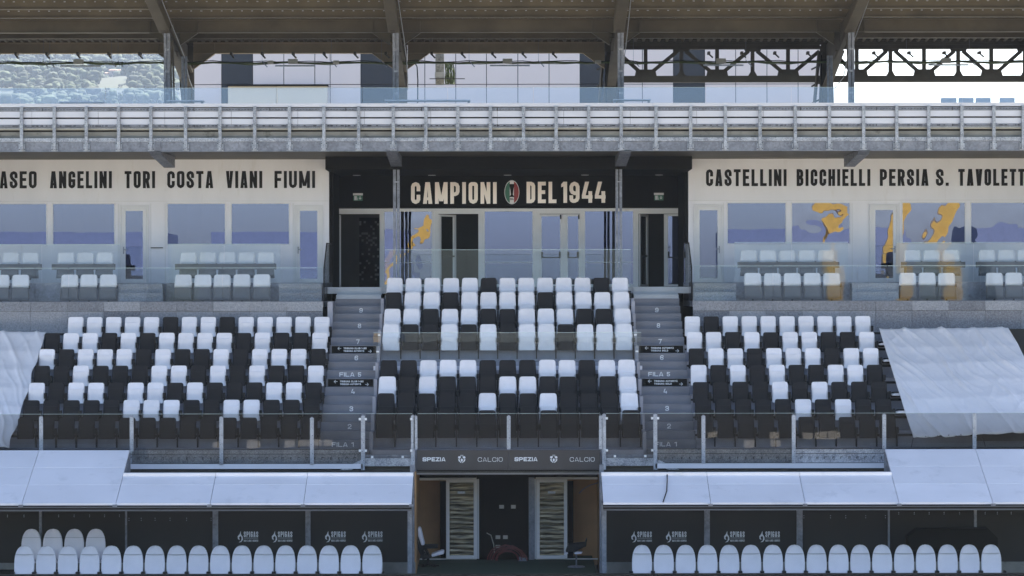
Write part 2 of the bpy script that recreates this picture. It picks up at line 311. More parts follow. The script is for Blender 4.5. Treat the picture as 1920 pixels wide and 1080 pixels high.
def stroke(mb, pts, t, yf, yb, k):
    """mitred ribbon through pts (x,z), square ends, extruded between yf (front) and yb."""
    P = [Vector((p[0], p[1])) for p in pts]; closed = (P[0]-P[-1]).length < 1e-6
    if closed: P = P[:-1]
    n = len(P)
    if not closed:
        P[0] = P[0]-(P[1]-P[0]).normalized()*t/2; P[-1] = P[-1]+(P[-1]-P[-2]).normalized()*t/2
    Lp, Rp = [], []
    for i in range(n):
        a = P[i-1] if (i or closed) else None; b = P[(i+1)%n] if (i < n-1 or closed) else None
        d1 = (P[i]-a).normalized() if a is not None else None; d2 = (b-P[i]).normalized() if b is not None else None
        if d1 is None: d1 = d2
        if d2 is None: d2 = d1
        n1 = Vector((-d1.y, d1.x)); n2 = Vector((-d2.y, d2.x)); m = n1+n2
        if m.length < .3: m = n1
        m.normalize(); q = min((t/2)/max(m.dot(n1), .35), t*1.3)
        Lp.append(P[i]+m*q); Rp.append(P[i]-m*q)
    yf -= .0018*k; N = n if closed else n-1
    vs = [(p.x, yf-.0014*i/n, p.y) for i, p in enumerate(Lp)]+[(p.x, yf-.0014*i/n, p.y) for i, p in enumerate(Rp)]+[(p.x, yb, p.y) for p in Lp]+[(p.x, yb, p.y) for p in Rp]
    fs = []
    for i in range(N):
        j = (i+1)%n
        fs += [(i, n+i, n+j, j), (i, j, 2*n+j, 2*n+i), (n+i, 3*n+i, 3*n+j, n+j)]
    if not closed: fs += [(0, 2*n, 3*n, n), (n-1, 2*n-1, 4*n-1, 3*n-1)]
    mb.add(vs, fs)
def glyph(mb, ch, x, z, w, h, t, yf, yb, cham):
    sx = w-t; sz = h-t
    for k, st in enumerate(G[ch][1]):
        pts = []
        if callable(st):
            mb.prism([(x+p[0], z+p[1]) for p in st(w, h, t)], yf-.0018*k, yb); continue
        raw = [(x+t/2+p[0]*sx, z+t/2+p[1]*sz, len(p) > 2) for p in st]
        for i, (a, b, fl) in enumerate(raw):
            if fl and 0 < i < len(raw)-1:
                c = Vector((a, b)); p0 = Vector(raw[i-1][:2]); p1 = Vector(raw[i+1][:2])
                l = min(cham, (p0-c).length*.48, (p1-c).length*.48)
                q0 = c+(p0-c).normalized()*l; q1 = c+(p1-c).normalized()*l
                pts += [tuple(q0), tuple(c*.35+(q0+q1)*.325), tuple(q1)]
            else: pts.append((a, b))
        stroke(mb, pts, t, yf, yb, k)
def word(s, x0, x1, z0, z1, Y, t, m, parent, depth=.02, gap=None, cham=None, split=True, name='letter'):
    if gap is None: gap = t*.75
    if cham is None: cham = t*.9
    tot = x1-x0-gap*(len(s)-1); fixed = 0; units = 0
    for ch in s:
        if ch == ' ': units += .5; continue
        fixed += t; units += G[ch][0]
    u = (tot-fixed)/max(units, 1e-6) if units else 0
    x = x0; allmb = MB()
    for ch in s:
        if ch == ' ': x += .5*u+gap; continue
        w = G[ch][0]*u+t; mb = MB() if split else allmb
        glyph(mb, ch, x, z0, w, z1-z0, t, Y-depth, Y, cham)
        if split: part(name, mb, m, parent)
        x += w+gap
    if not split: return part(name, allmb, m, parent)

# ================================================================== THE PLACE
# ---- ground
struct('ground', MB().quad((-1020,-620,-.05),(1020,-620,-.05),(1020,4280,-.05),(-1020,4280,-.05)), 'ground')
struct('pitch', MB().quad((-60,12,0),(60,12,0),(60,60.2,0),(-60,60.2,0)), 'bounce_ground')
struct('added_dark_ground', MB().quad((-60,12,.004),(60,12,.004),(60,29,.004),(-60,29,.004)), 'dark_ground_grey')  # unseen dark strip added so the front glass reflects less brown
struct('pitch_side', MB().quad((-60,60.2,0),(60,60.2,0),(60,66.5,0),(-60,66.5,0)), 'turf')
struct('tunnel_floor', MB().prismx([(66, .004), (66, -.04), (75, -.04), (75, .25), (70.4, .24)], -2.2, 2.2), 'carpet')

# ---- hill with trees, houses
KH = 2.4
def hz(x, y):
    x /= KH; y /= KH
    base = 0 if y < 180 else (7.6*(y-180)/120*1.0 if y < 300 else 7.6+(y-300)*.1135)
    side = max(0, min(1, (-x+40)/140)) if y > 500 else max(0, min(1, (-x+20)/60))
    side = side*side*(3-2*side)
    b = base*side
    if y > 180: b += (noise.noise(Vector((x*.012, y*.012, 3)))*9)*side
    return b*KH-.06
nx, ny = 70, 70
mb = MB(); vs = []; fs = []
for j in range(ny+1):
    y = KH*(180+(1750-180)*j/ny)
    for i in range(nx+1):
        x = KH*(-420+460*i/nx); vs.append((x, y, hz(x, y)-.3))
for j in range(ny):
    for i in range(nx): a = j*(nx+1)+i; fs.append((a, a+1, a+nx+2, a+nx+1))
mb.add(vs, fs); struct('hill', mb, 'hill').data.polygons.foreach_set('use_smooth', [True]*len(fs))
bm = bmesh.new(); bmesh.ops.create_icosphere(bm, subdivisions=2, radius=1)
ico = [v.co.copy() for v in bm.verts]; icof = [tuple(v.index for v in f.verts) for f in bm.faces]; bm.free()
def blob(mb, c, r, seed, squash=.8, amp=.55, fr=1.9):
    mb.add([(c[0]+v.x*r*(1+amp*noise.noise(v*fr+Vector((seed, 0, 0)))), c[1]+v.y*r*(1+amp*noise.noise(v*fr+Vector((seed, 5, 0)))), c[2]+v.z*r*squash*(1+amp*noise.noise(v*fr+Vector((seed, 9, 0))))) for v in ico], icof)
# ground y for a picture row along the slope
house_spots = [(211, 146, 840, 13), (20, 176, 730, 9)]
mb = MB(); VAR = []
for q in range(14):
    VAR.append([v*(1+.55*noise.noise(v*2.1+Vector((q*7.3, 0, 0)))+.25*noise.noise(v*5+Vector((q*3.1, 4, 0)))) for v in ico])
rr = random.Random(11)
def clump(x, y, z, r):
    V = rr.choice(VAR); c, s_ = math.cos(rr.random()*6), math.sin(rr.random()*6); q = r*rr.uniform(.8, 1.25); h = r*rr.uniform(.8, 1.15)
    mb.add([(x+(v.x*c-v.y*s_)*q, y+(v.x*s_+v.y*c)*q, z+v.z*h) for v in V], icof)
for i in range(3600):
    y = KH*(640+(1450-640)*rr.random()**1.15); px = -30+350*rr.random()
    x = WX(px, y); z = hz(x, y); py = 540-(z-EYE)*F/y
    if 176 < px < 246 and 118 < py < 161 and y < 838*KH: continue
    if px < 48 and 164 < py < 200 and y < 728*KH: continue
    R_ = KH*rr.choice((.8, 1.2, 1.6, 2.2, 3.0))
    if 172 < px < 248 and 158 < py < 200: R_ = KH*.5
    for q in range(5): a = rr.random()*6.28; clump(x+R_*.8*math.cos(a), y+R_*.5*math.sin(a), z+R_*rr.uniform(.1, 1.1), R_*rr.uniform(.22, .52))
single('hillside_woodland', mb, 'foliage', 'hazy green scrub and trees covering the hillside beyond the roof', 'woodland', kind='stuff', smooth=True)
def house(label, Y, wings):
    Y *= KH; x = WX((wings[0][0]+wings[0][1])/2, Y); t = thing('hillside_house', label, 'house', (x, Y, WZ(wings[0][3], Y)))
    u = Y/F
    for (a, b, top, bot, dy) in wings:
        x0, x1, z0, z1 = WX(a, Y), WX(b, Y), WZ(bot, Y)-8, WZ(top, Y)
        part('wall', MB().box(x0, x1, Y+dy, Y+dy+14, z0, z1), 'housewall', t)
        part('roof', MB().prismx([(Y+dy-.8, z1+.01), (Y+dy+15, z1+.01), (Y+dy+7, z1+2.6*u)], x0-.6, x1+.6), 'tileroof', t)
        n = max(1, int((b-a)/11))
        for i in range(n):
            cx = a+(b-a)*(i+.6)/(n+.2); part('window', MB().box(WX(cx, Y)-1.6*u, WX(cx, Y)+1.6*u, Y+dy-.1, Y+dy+.02, z1-7*u, z1-3*u), 'cladblack', t)
    return t
house('pale pink two storey house on the hazy hillside, below the lamp tube', 840, [(184, 204, 136, 155, 0), (204.3, 240, 130, 148, 3), (200, 222, 151, 160, -6)])
house('long low pale house at the foot of the hill, far left edge', 725, [(-30, 34, 172, 190, 0)])
house('small half hidden house among the trees higher up the hill', 1010, [(112, 130, 137, 143, 0), (130.5, 142, 134, 142, 2)])

# ---- rear cladding wall (Y=92)
Yw = 92.0
rear = thing('rear_cladding_wall', 'tall wall of white panels with black stripes behind the upper terrace', 'wall', (0, Yw, 0))
part('backing', MB().box(WX(358, Yw), WX(1543, Yw), Yw+.1, Yw+.4, 0, 17), 'cladblack', rear)
ed = [358,416,474.3,532.6,590.8,619.5,677,737,797,855,912.6,971.5,1030,1088,1146,1205,1263,1322,1380,1438.6,1497,1543]
for i in range(len(ed)-1):
    a, b = ed[i], ed[i+1]; mid = (a+b)/2
    blk = any(abs(mid-c) < 12 for c in (445, 707, 1117, 1292))
    m = 'cladblack' if blk else 'clad'
    g = .012
    for (y1, y0) in ((-60, 20), (20, 92), (92, 158), (158, 225)):
        if blk and y1 == -60: pass
        cream = (y1 == 158 and 428 < mid < 615)
        part('cladding_panel', MB().box(WX(a, Yw)+g, WX(b, Yw)-g, Yw, Yw+.08, WZ(y0, Yw)+g, WZ(y1, Yw)-g), m, rear)
aw = thing('cream_infill', 'cream opening shutter low on the white panel wall, near the hillside', 'infill', (WX(521, 91.7), 91.7, WZ(193, 91.7)))  # cream panel stands in for an opening with bright cream beyond
for a, b in ((428, 518), (518.6, 614)):
    part('panel', MB().box(WX(a, 91.7), WX(b, 91.7), 91.7, 91.96, WZ(240, 91.7), WZ(161, 91.7)), 'cladcream', aw)
part('top_rail', MB().box(WX(426, 91.7), WX(616, 91.7), 91.6, 91.98, WZ(161, 91.7)+.002, WZ(159, 91.7)), 'ink', aw)

# ---- roof
FX = [-15.6, -9.3, -3.05, 3.1, 9.4, 15.6]
roof = thing('stand_roof', 'dark steel roof of beams, purlins and corrugated sheet over the stand', 'roof', (0, 77, 14))
mb = MB(); vs = []; fs = []; x = -19.0; i = 0
prof = [(0, 0), (.07, 0), (.10, .055), (.20, .055)]
def zdeck(y): return 14.30+(82.5-y)*.1
xs = []
while x < 19:
    for dx, dz in prof: xs.append((x+dx, dz))
    x += .23
for (a, dz) in xs: vs += [(a, 82.5, zdeck(82.5)+dz), (a, 66, zdeck(66)+dz)]
for i in range(len(xs)-1): fs.append((2*i, 2*i+1, 2*i+3, 2*i+2))
part('roof_sheet', MB().add(vs, fs), 'roofsheet', roof)
part('top_cover', MB().prismx([(66, zdeck(66)+.2), (82.6, zdeck(82.6)+.2), (82.6, zdeck(82.6)+.24), (66, zdeck(66)+.24)], -19, 19), 'roofsheet', roof)
for (Y, zt, zb, fw) in [(74.4, 14.99, 14.76, .16), (75.9, 14.86, WZ(17, 75.9), .16), (77.4, 14.70, WZ(33, 77.4), .16), (79.0, 14.58, WZ(61, 79), .2), (80.3, 14.44, WZ(72, 80.3), .14), (72.5, 15.2, 14.95, .16), (70, 15.45, 15.2, .16), (67.5, 15.7, 15.45, .16)]:
    zt = zdeck(Y)-.003
    part('purlin' if Y != 79.0 else 'main_beam', MB().ibeam(-19, 19, Y, zb, zt, fw), 'steelolive', roof)
for (Y, py, off) in ((76.0, 3, 0), (77.5, 20.5, 9), (79.2, 36, 4)):
    mb = MB(); px = -10+off
    while px < 1930:
        mb.cbox((WX(px, Y), Y-.10, WZ(py, Y)), (.045+.02*random.random(), .02, .022)); px += 19
    part('purlin_light_dot', mb, 'galvbright', roof, kind='stuff')  # small pale boxes stand in for spots of daylight along the purlins
# rear spandrel beam, bays 0..2, with end haunches and stiffeners
Yc = 82.2; zt, zb = WZ(79, Yc), WZ(100, Yc)
for b in range(3):
    x0, x1 = FX[b]+.2, FX[b+1]-.2
    part('rear_beam', MB().ibeam(x0, x1, Yc, zb, zt, .2, .03), 'beambrown', roof)
    for (xx, sg) in ((x0, 1), (x1, -1)):
        L = .62
        part('haunch', MB().prism([(xx, zb), (xx+sg*L, zb), (xx, zb-.44)][::sg], Yc-.012, Yc+.012).bar((xx+sg*L, Yc, zb-.006), (xx, Yc, zb-.45), .18, .016), 'beambrown', roof)
        part('stiffener', MB().box(xx+sg*L-.008, xx+sg*L+.008, Yc-.09, Yc-.014, zb+.03, zt-.03), 'beambrown', roof)
part('closing_strip', MB().box(-15.5, 15.5, Yc+.32, Yc+.36, zt-.06, zt+.14), 'steeldark', roof)
Yb = 79.0
for b in range(5):
    x0, x1 = FX[b]+.18, FX[b+1]-.18; zq = WZ(61, Yb)
    for (xx, sg) in ((x0, 1), (x1, -1)):
        part('haunch', MB().prism([(xx, zq), (xx+sg*.48, zq), (xx, zq-.34)][::sg], Yb-.012, Yb+.012).bar((xx+sg*.49, Yb, zq-.008), (xx, Yb, zq-.35), .16, .014), 'steelolive', roof)
        part('stiffener', MB().box(xx+sg*.48-.008, xx+sg*.48+.008, Yb-.09, Yb-.014, zq+.03, 14.6), 'steelolive', roof)
# frames: rear columns, front struts, braces
for n, X in enumerate(FX):
    c = MB().box(X-.17, X+.17, 82.4, 82.42, 10.5, 14.2).box(X-.17, X+.17, 82.72, 82.74, 10.5, 14.2).box(X-.01, X+.01, 82.42, 82.72, 10.5, 14.2)
    part('column', c, 'steeldark', roof)
    part('frame_girder', MB().prismx([(79.1, 13.75), (82.4, 13.0), (82.4, 14.2), (79.1, 14.5)], X-.012, X+.012).prismx([(79.1, 13.74), (82.4, 12.98), (82.4, 13.0), (79.1, 13.76)], X-.13, X+.13), 'steeldark', roof)
    part('frame_girder', MB().prismx([(77.2, 14.22), (79.0, 13.78), (79.0, 14.5), (77.2, 14.6)], X-.012, X+.012), 'steelolive', roof)
    part('strut', MB().bar((X, 70.5, 15.42), (X, 77.0, 14.22), .30, .30), 'steelolive', roof, bevel=.01)
    part('brace', MB().bar((X-.02, 76.7, 14.20), (X+.02, 82.3, 13.2), .13, .16), 'steeldark', roof)
    part('brace', MB().bar((X+.10, 77.3, 14.28), (X+.14, 82.3, 13.45), .07, .10), 'steelolive', roof)
    part('conduit', MB().tube([(X+.22, 74.5, 14.72), (X+.25, 77.5, 14.05), (X+.26, 79.5, 13.6), (X+.26, 80.5, 13.1), (X+.20, 82.2, 12.9)], .014, 5), 'galvbright', roof)
    part('cable_run', MB().tube([(X-.16, 82.3, 13.9), (X-.19, 82.2, 13.2), (X-.14, 82.2, 12.6), (X-.17, 82.3, 11.5)], .018, 5), 'black', roof)
    # front double-angle post rising above the deck
    s = .085
    part('post', MB().box(X+.055-s, X+.055-.012, 76.98, 77.06, 11.9, 14.25).box(X+.055+.012, X+.055+s, 76.98, 77.06, 11.9, 14.25).box(X+.055-.02, X+.055+.02, 77.06, 77.10, 11.9, 14.2), 'galvdull', roof)
    for zz in (12.4, 13.0, 13.6): part('bolt_plate', MB().box(X+.055-.05, X+.055+.05, 76.955, 76.979, zz, zz+.05), 'galv', roof)
    if n in (1, 4):
        q = .24 if n == 1 else -.24
        part('rear_post', MB().box(X+q-.08, X+q-.012, 79.5, 79.58, 11.9, 13.65).box(X+q+.012, X+q+.08, 79.5, 79.58, 11.9, 13.65), 'galvdull', roof)
        for dx in (.10, .19): part('leaning_angle', MB().bar((X+dx, 77.6, 11.95), (X+dx*.5, 77.9, 14.0), .05, .05), 'steeldark', roof)
    if n in (3, 4):
        for dx in (-.42, -.22, .22): part('lattice_angle', MB().bar((X+dx, 82.6, 11.6), (X+dx*.55, 82.3, 14.0), .07, .07), 'steeldark', roof)
        for zz in (12.0, 12.5, 13.0, 13.5): part('lattice_angle', MB().bar((X-.42, 82.7, zz), (X+.2, 82.7, zz+.3), .05, .05), 'steeldark', roof)
# roof trusses in the two right bays
Yt = 82.6
def pz(py): return WZ(py, Yt)
for name, xa, xb, bots, tops, lab in (('roof_truss', 3.27, 9.22, [1211, 1345, 1478], [1278, 1411.5, 1544], 'dark steel roof truss in front of the white panel wall'),
                                 ('roof_truss', 9.60, 15.45, [1607, 1733, 1859], [1670, 1797, 1922], 'dark steel roof truss with bright open sky behind it')):
    t = thing('roof_truss', lab, 'truss', ((xa+xb)/2, Yt, pz(156)), 'roof trusses in the right bays')
    part('top_chord', MB().ibeam(xa, xb, Yt, pz(93), pz(79), .2), 'steeldark', t)
    part('bottom_chord', MB().box(xa, xb, Yt-.1, Yt+.1, pz(155), pz(143)), 'steeldark', t)
    part('gutter_edge', MB().box(xa, xb, Yt-.3, Yt-.25, pz(78), pz(70)), 'roofsheet', t)
    for px in bots+tops:
        X = WX(px, Yt)
        if not xa < X < xb: continue
        part('vertical', MB().box(X-.055, X+.055, Yt-.05, Yt+.05, pz(143), pz(93)), 'steeldark', t)
        if px in bots: part('gusset', MB().prism([(X-.32, pz(143)+.002), (X+.32, pz(143)+.002), (X+.28, pz(131)), (X-.28, pz(131))], Yt-.075, Yt-.056), 'steeldark', t)
        else:
            part('gusset', MB().prism([(X-.13, pz(143)+.002), (X+.13, pz(143)+.002), (X+.05, pz(134)), (X-.05, pz(134))], Yt-.075, Yt-.056), 'steeldark', t)
            part('gusset', MB().prism([(X-.22, pz(98)), (X+.22, pz(98)), (X+.25, pz(93)-.002), (X-.25, pz(93)-.002)], Yt-.075, Yt-.056), 'steeldark', t)
    dg = []
    for b in bots:
        for tt in tops:
            if abs(tt-b) < 80: dg.append((b, tt))
    dg.append((bots[0], bots[0]-62))
    for b, tt in dg:
        xx0, xx1 = WX(b, Yt), WX(tt, Yt); sg = 1 if xx1 > xx0 else -1
        part('diagonal', MB().bar((xx0+sg*.12, Yt-.09, pz(139)), (max(xa, min(xb, xx1-sg*.12)), Yt-.09, pz(97)), .02, .11), 'steeldark', t)

# hanging hooks, cable tray, lamps
mb = None
for i, px in enumerate(list(range(30, 295, 58))+list(range(434, 735, 58))+list(range(810, 1095, 57))+list(range(1330, 1530, 62))+list(range(1640, 1900, 66))):
    Y = 81.6; X = WX(px, Y)
    t = single('beam_hook', MB().box(X-.035, X+.035, Y-.04, Y+.3, WZ(102, Y), WZ(97, Y)).bar((X-.03, Y, WZ(100, Y)), (X+.10, Y-.1, WZ(109, Y)), .03, .04), 'steeldark',
       'small dark steel hook under the rear roof beam, %s from the left' % (ORD[i+1] if i < 20 else ['twenty first','twenty second','twenty third','twenty fourth','twenty fifth'][i-20]), 'hook', (0, 0, 0), 'hooks along the rear roof beam')
Yp = 80.9
mb = MB(); pts = []
px = -20
while px <= 1940:
    pts.append((WX(px, Yp), Yp, WZ(117.5, Yp)+.012*math.sin(px*.05)+.008*math.sin(px*.13))); px += 20
pl = thing('cable_tray', 'green cable pipe slung under the roof across the whole width', 'cable tray', (0, Yp, WZ(118, Yp)))
part('pipe', MB().tube(pts, .03, 6), 'cable', pl, smooth=True)
part('cable', MB().tube([(p[0], p[1]-.04, p[2]+.035+.02*math.sin(i*1.3)) for i, p in enumerate(pts)], .012, 5), 'black', pl)
part('cable', MB().tube([(p[0], p[1]-.05, p[2]-.03+.02*math.sin(i*.9+1)) for i, p in enumerate(pts)], .012, 5), 'cable', pl)
for px in (82, 94, 210, 222, 492, 622, 716, 880, 1010, 1188, 1399, 1700, 1818):
    X = WX(px, Yp); part('hanger', MB().bar((X, Yp, WZ(118, Yp)), (X, Yp, WZ(72, Yp)), .008, .008).bar((X, Yp-.05, WZ(114, Yp)), (X+.16, Yp-.15, WZ(126, Yp)), .02, .02), 'galvdull', pl)
for px, where in ((148, 'in front of the hillside'), (508, 'above the cream shutter'), (550, 'right of the small box above the shutter'), (631, 'just left of the second black stripe'), (952, 'above the sign with the oval emblem'), (1122, 'before the third black stripe'), (1352, 'in front of the left truss'), (1774, 'in front of the bright sky')):
    big = px in (148, 550, 952, 1352, 1774); X = WX(px, Yp-.1); s = 9 if big else 5.5
    t = thing('roof_lamp', ('pale boxy floodlight on the cable pipe ' if big else 'small pale junction box on the cable pipe ')+where, 'lamp' if big else 'junction box', (X, Yp-.1, WZ(117, Yp)))
    part('housing', MB().box(WX(px-s, Yp-.1), WX(px+s, Yp-.1), Yp-.22, Yp-.06, WZ(120, Yp), WZ(111 if big else 114, Yp)), 'lampbox', t, bevel=.01)
    if big: part('tube', MB().box(WX(px-33, Yp-.1), WX(px+42, Yp-.1), Yp-.2, Yp-.13, WZ(125, Yp), WZ(122.3, Yp)), 'galvbright', t)
# duct with cable bundle
Yd = 84
t = thing('ventilation_duct', 'grey perforated duct hanging beside a bundle of dark cables', 'duct', (WX(830, Yd), Yd, WZ(158, Yd)))
part('duct_body', MB().box(WX(817, Yd), WX(833, Yd), Yd, Yd+.3, WZ(158, Yd), WZ(98, Yd)), 'duct', t)
part('collar', MB().box(WX(816, Yd), WX(834, Yd), Yd-.02, Yd, WZ(146, Yd), WZ(135, Yd)), 'lampbox', t)
part('cross_bar', MB().box(WX(806, Yd), WX(872, Yd), Yd-.06, Yd-.03, WZ(148.5, Yd), WZ(147, Yd)), 'steeldark', t)
mb = MB()
for i in range(16):
    px = 836+i; mb.tube([(WX(px+random.uniform(-2, 2), Yd), Yd-.02+random.random()*.2, WZ(157.5-z*10, Yd)) for z in range(5)], .02, 4)
part('cable_bundle', mb, 'cable', t)
single('hanging_cable', MB().tube([(WX(779, 82), 82, WZ(118, 82)), (WX(782.5, 82), 82, WZ(125, 82)), (WX(784, 82), 82, WZ(150, 82)), (WX(783.5, 82), 82, WZ(193, 82))], .018, 6), 'black', 'thin black cable dropping beside the second column from the pipe', 'cable')

# ---- upper deck
Yf = 74.3
deck = thing('upper_deck', 'galvanised edge of the upper deck with its row of steel brackets', 'deck', (0, Yf, 10.7))
def fz(py, Y=Yf): return WZ(py, Y)
part('slab', MB().box(-19, 19, Yf+.12, 84, fz(262), fz(200)), 'concrete', deck)
part('soffit', MB().box(-19, 19, Yf+.2, 84, 10.72, 10.80), 'steelolive', deck)
part('edge_cap', MB().box(-19, 19, Yf-.02, Yf+.95, fz(200), fz(193.5)), 'sheet', deck)
X = -16.2
while X < 16:
    part('slotted_rail', MB().box(X, X+1.98, Yf-.005, Yf+.05, fz(207.5), fz(201.5)), 'galvdull', deck)
    part('slotted_rail', MB().box(X, X+1.98, Yf-.005, Yf+.05, fz(237), fz(233)), 'galvdull', deck)
    X += 2
for (a, b) in ((219, 208), (232.6, 222)):
    X = -16.0
    while X < 16:
        part('sheet_panel', MB().box(X+.004, X+1.75, Yf+.02, Yf+.06, fz(a), fz(b)), 'sheet', deck); X += 1.754
part('groove', MB().box(-18, 18, Yf+.061, Yf+.1, fz(240), fz(201)), 'ink', deck)
mb = MB()
for i in range(420):
    X = -17+34*i/420; mb.box(X, X+.045, Yf-.009, Yf-.005, fz(205), fz(204.2))
for i in range(300):
    X = -17+34*random.random(); mb.box(X, X+.02+.05*random.random(), Yf-.009, Yf-.005, fz(236), fz(234.6))
part('slots', mb, 'ink', deck, kind='stuff')
for k, (yy, r, m) in enumerate(((238.7, .02, 'galvbright'), (241.2, .022, 'lampbox'))):
    part('pipe', MB().tube([(-18, Yf+.04, fz(yy)), (-5, Yf+.045, fz(yy+.3)), (6, Yf+.04, fz(yy-.3)), (18, Yf+.04, fz(yy))], r, 6), m, deck)
part('edge_beam_flange', MB().box(-18, 18, Yf-.03, Yf+.10, fz(265), fz(258)), 'galv', deck)
part('edge_beam_web', MB().box(-18, 18, Yf+.02, Yf+.10, fz(281.5), fz(265)-.002), 'galvdull', deck)
part('edge_beam_flange', MB().box(-18, 18, Yf-.02, Yf+.10, fz(283.5), fz(281.5)-.002), 'galvdull', deck)
brx = [-17, 41.7, 103, 163, 223.5, 284, 349, 413.5, 478.5, 543.5, 608, 673, 738, 799, 859, 920, 982, 1043, 1104, 1165, 1230, 1295, 1360, 1425, 1491, 1555, 1619, 1681, 1741, 1803, 1863, 1918]
for px in brx:
    X = WX(px, Yf)
    b = part('bracket', MB().box(X-.042, X+.042, Yf-.10, Yf-.035, fz(281), fz(199.5)), 'galv', deck)
    part('foot_plate', MB().box(X-.085, X+.085, Yf-.033, Yf-.005, fz(282.5), fz(266)), 'galvbright', b)
    for (dx, zz) in ((-.065, 268.5), (.065, 268.5), (-.065, 279), (.065, 279)):
        part('bolt', MB().cbox((X+dx, Yf-.045, fz(zz)), (.02, .02, .02)), 'ink', b)
    part('clip', MB().box(X-.085, X+.085, Yf-.034, Yf-.010, fz(208), fz(203)), 'galvdull', b); part('clip', MB().box(X-.085, X+.085, Yf-.034, Yf-.010, fz(238), fz(232)), 'galvdull', b)
for X in FX:
    X0 = X+.06
    part('cantilever_beam', MB().prismx([(Yf-.02, fz(284)), (Yf-.02, fz(266)), (Yf+.1, fz(266)), (Yf+.1, 10.715), (77.5, 10.715), (77.5, 10.42), (Yf+.25, 10.62)], X0-.15, X0+.15), 'galvdull', deck)
# dark line below the edge pipes
part('dark_line', MB().box(-18, 18, Yf+.11, Yf+.118, fz(246), fz(243)), 'ink', deck)
bal = thing('deck_balustrade', 'bluish glass balustrade along the upper deck edge', 'glass balustrade', (0, 75.1, 11.9))
for i, (a, b) in enumerate(zip([-60, 38, 198.5, 360, 520, 680, 840, 1001, 1160, 1324, 1484, 1645, 1805], [38, 198.5, 360, 520, 680, 840, 1001, 1160, 1324, 1484, 1645, 1805, 1960])):
    part('glass_panel', MB().box(WX(a, 75.1)+.006, WX(b, 75.1)-.006, 75.1, 75.112, fz(196, 75.1), fz(164.5, 75.1)), 'glassblue', bal)
    part('top_edge', MB().box(WX(a, 75.1)+.006, WX(b, 75.1)-.006, 75.099, 75.113, fz(164.5, 75.1)+.001, fz(164.5, 75.1)+.008), 'glassedge', bal)
for (a, b, top, lab) in ((113, 195, 190, 'low white bench on the upper deck before the hillside'), (314, 382, 188, 'pale bench top at the foot of the first column'), (722, 882, 187.5, 'long white table top on the upper deck behind the glass'), (1150, 1220, 187, 'short white bench top on the upper deck by the third column')):
    Y = 76; t = thing('deck_bench', lab, 'bench', (WX((a+b)/2, Y), Y, 11.95))
    part('top', MB().box(WX(a, Y), WX(b, Y), Y-.2, Y+.3, WZ(top+2, Y), WZ(top, Y)), 'sheet', t)
    for q in (a+3, b-3): part('leg', MB().box(WX(q, Y)-.03, WX(q, Y)+.03, Y, Y+.1, 11.86, WZ(top+2.1, Y)), 'galvdull', t)
for (a, b) in ((1764, 1795), (1797, 1827), (1829, 1859), (1874, 1904)):
    Y = 76.5; t = thing('deck_chair', 'blue backed seat on the upper deck, %s of the four before the bright sky' % ORD[1+[1764, 1797, 1829, 1874].index(a)], 'seat', (WX((a+b)/2, Y), Y, 11.9), 'blue seats on the upper deck')
    part('backrest', MB().box(WX(a, Y)+.01, WX(b, Y)-.01, Y, Y+.04, 11.95, WZ(184.5, Y)), 'paleblue', t, bevel=.015)
    part('seat', MB().box(WX(a, Y)+.01, WX(b, Y)-.01, Y-.35, Y-.01, 11.9, 11.945), 'paleblue', t)
t = single('covered_monitor', MB(), 'ink', 'small dark domed cover on the upper deck beside the long table', 'cover', (WX(888, 76), 76, 11.95))
bm = MB(); bm.prism([(-.12, 0), (.12, 0), (.11, .06), (.06, .10), (-.03, .11), (-.09, .07)], -.1, .1); t.data = bm.mesh('covered_monitor', M['ink'])

# ---- facades of the boxes
def facade(name, label, xa, xb, Y, z0, z1, openings, m, thick=.12):
    """front wall with real openings; openings = list of (x0,x1,z0,z1) in metres"""
    t = thing(name, label, 'wall', ((xa+xb)/2, Y, z0))
    xs = sorted(set([xa, xb]+[v for o in openings for v in o[:2] if xa < v < xb])); zs = sorted(set([z0, z1]+[v for o in openings for v in o[2:] if z0 < v < z1]))
    mb = MB()
    for i in range(len(xs)-1):
        j = 0
        while j < len(zs)-1:
            cx = (xs[i]+xs[i+1])/2; cz = (zs[j]+zs[j+1])/2
            if any(o[0] < cx < o[1] and o[2] < cz < o[3] for o in openings): j += 1; continue
            mb.box(xs[i], xs[i+1], Y, Y+thick, zs[j], zs[j+1]); j += 1
    part('wall_face', mb, m, t)
    return t
def frame_mb(x0, x1, z0, z1, Y, w, d=.06, bottom=True):
    mb = MB().box(x0, x0+w, Y, Y+d, z0, z1).box(x1-w, x1, Y, Y+d, z0, z1).box(x0+w, x1-w, Y, Y+d, z1-w, z1)
    if bottom: mb.box(x0+w, x1-w, Y, Y+d, z0, z0+w)
    return mb
YB = 79.0
def bx(px): return WX(px, YB)
def bz(py): return WZ(py, YB)
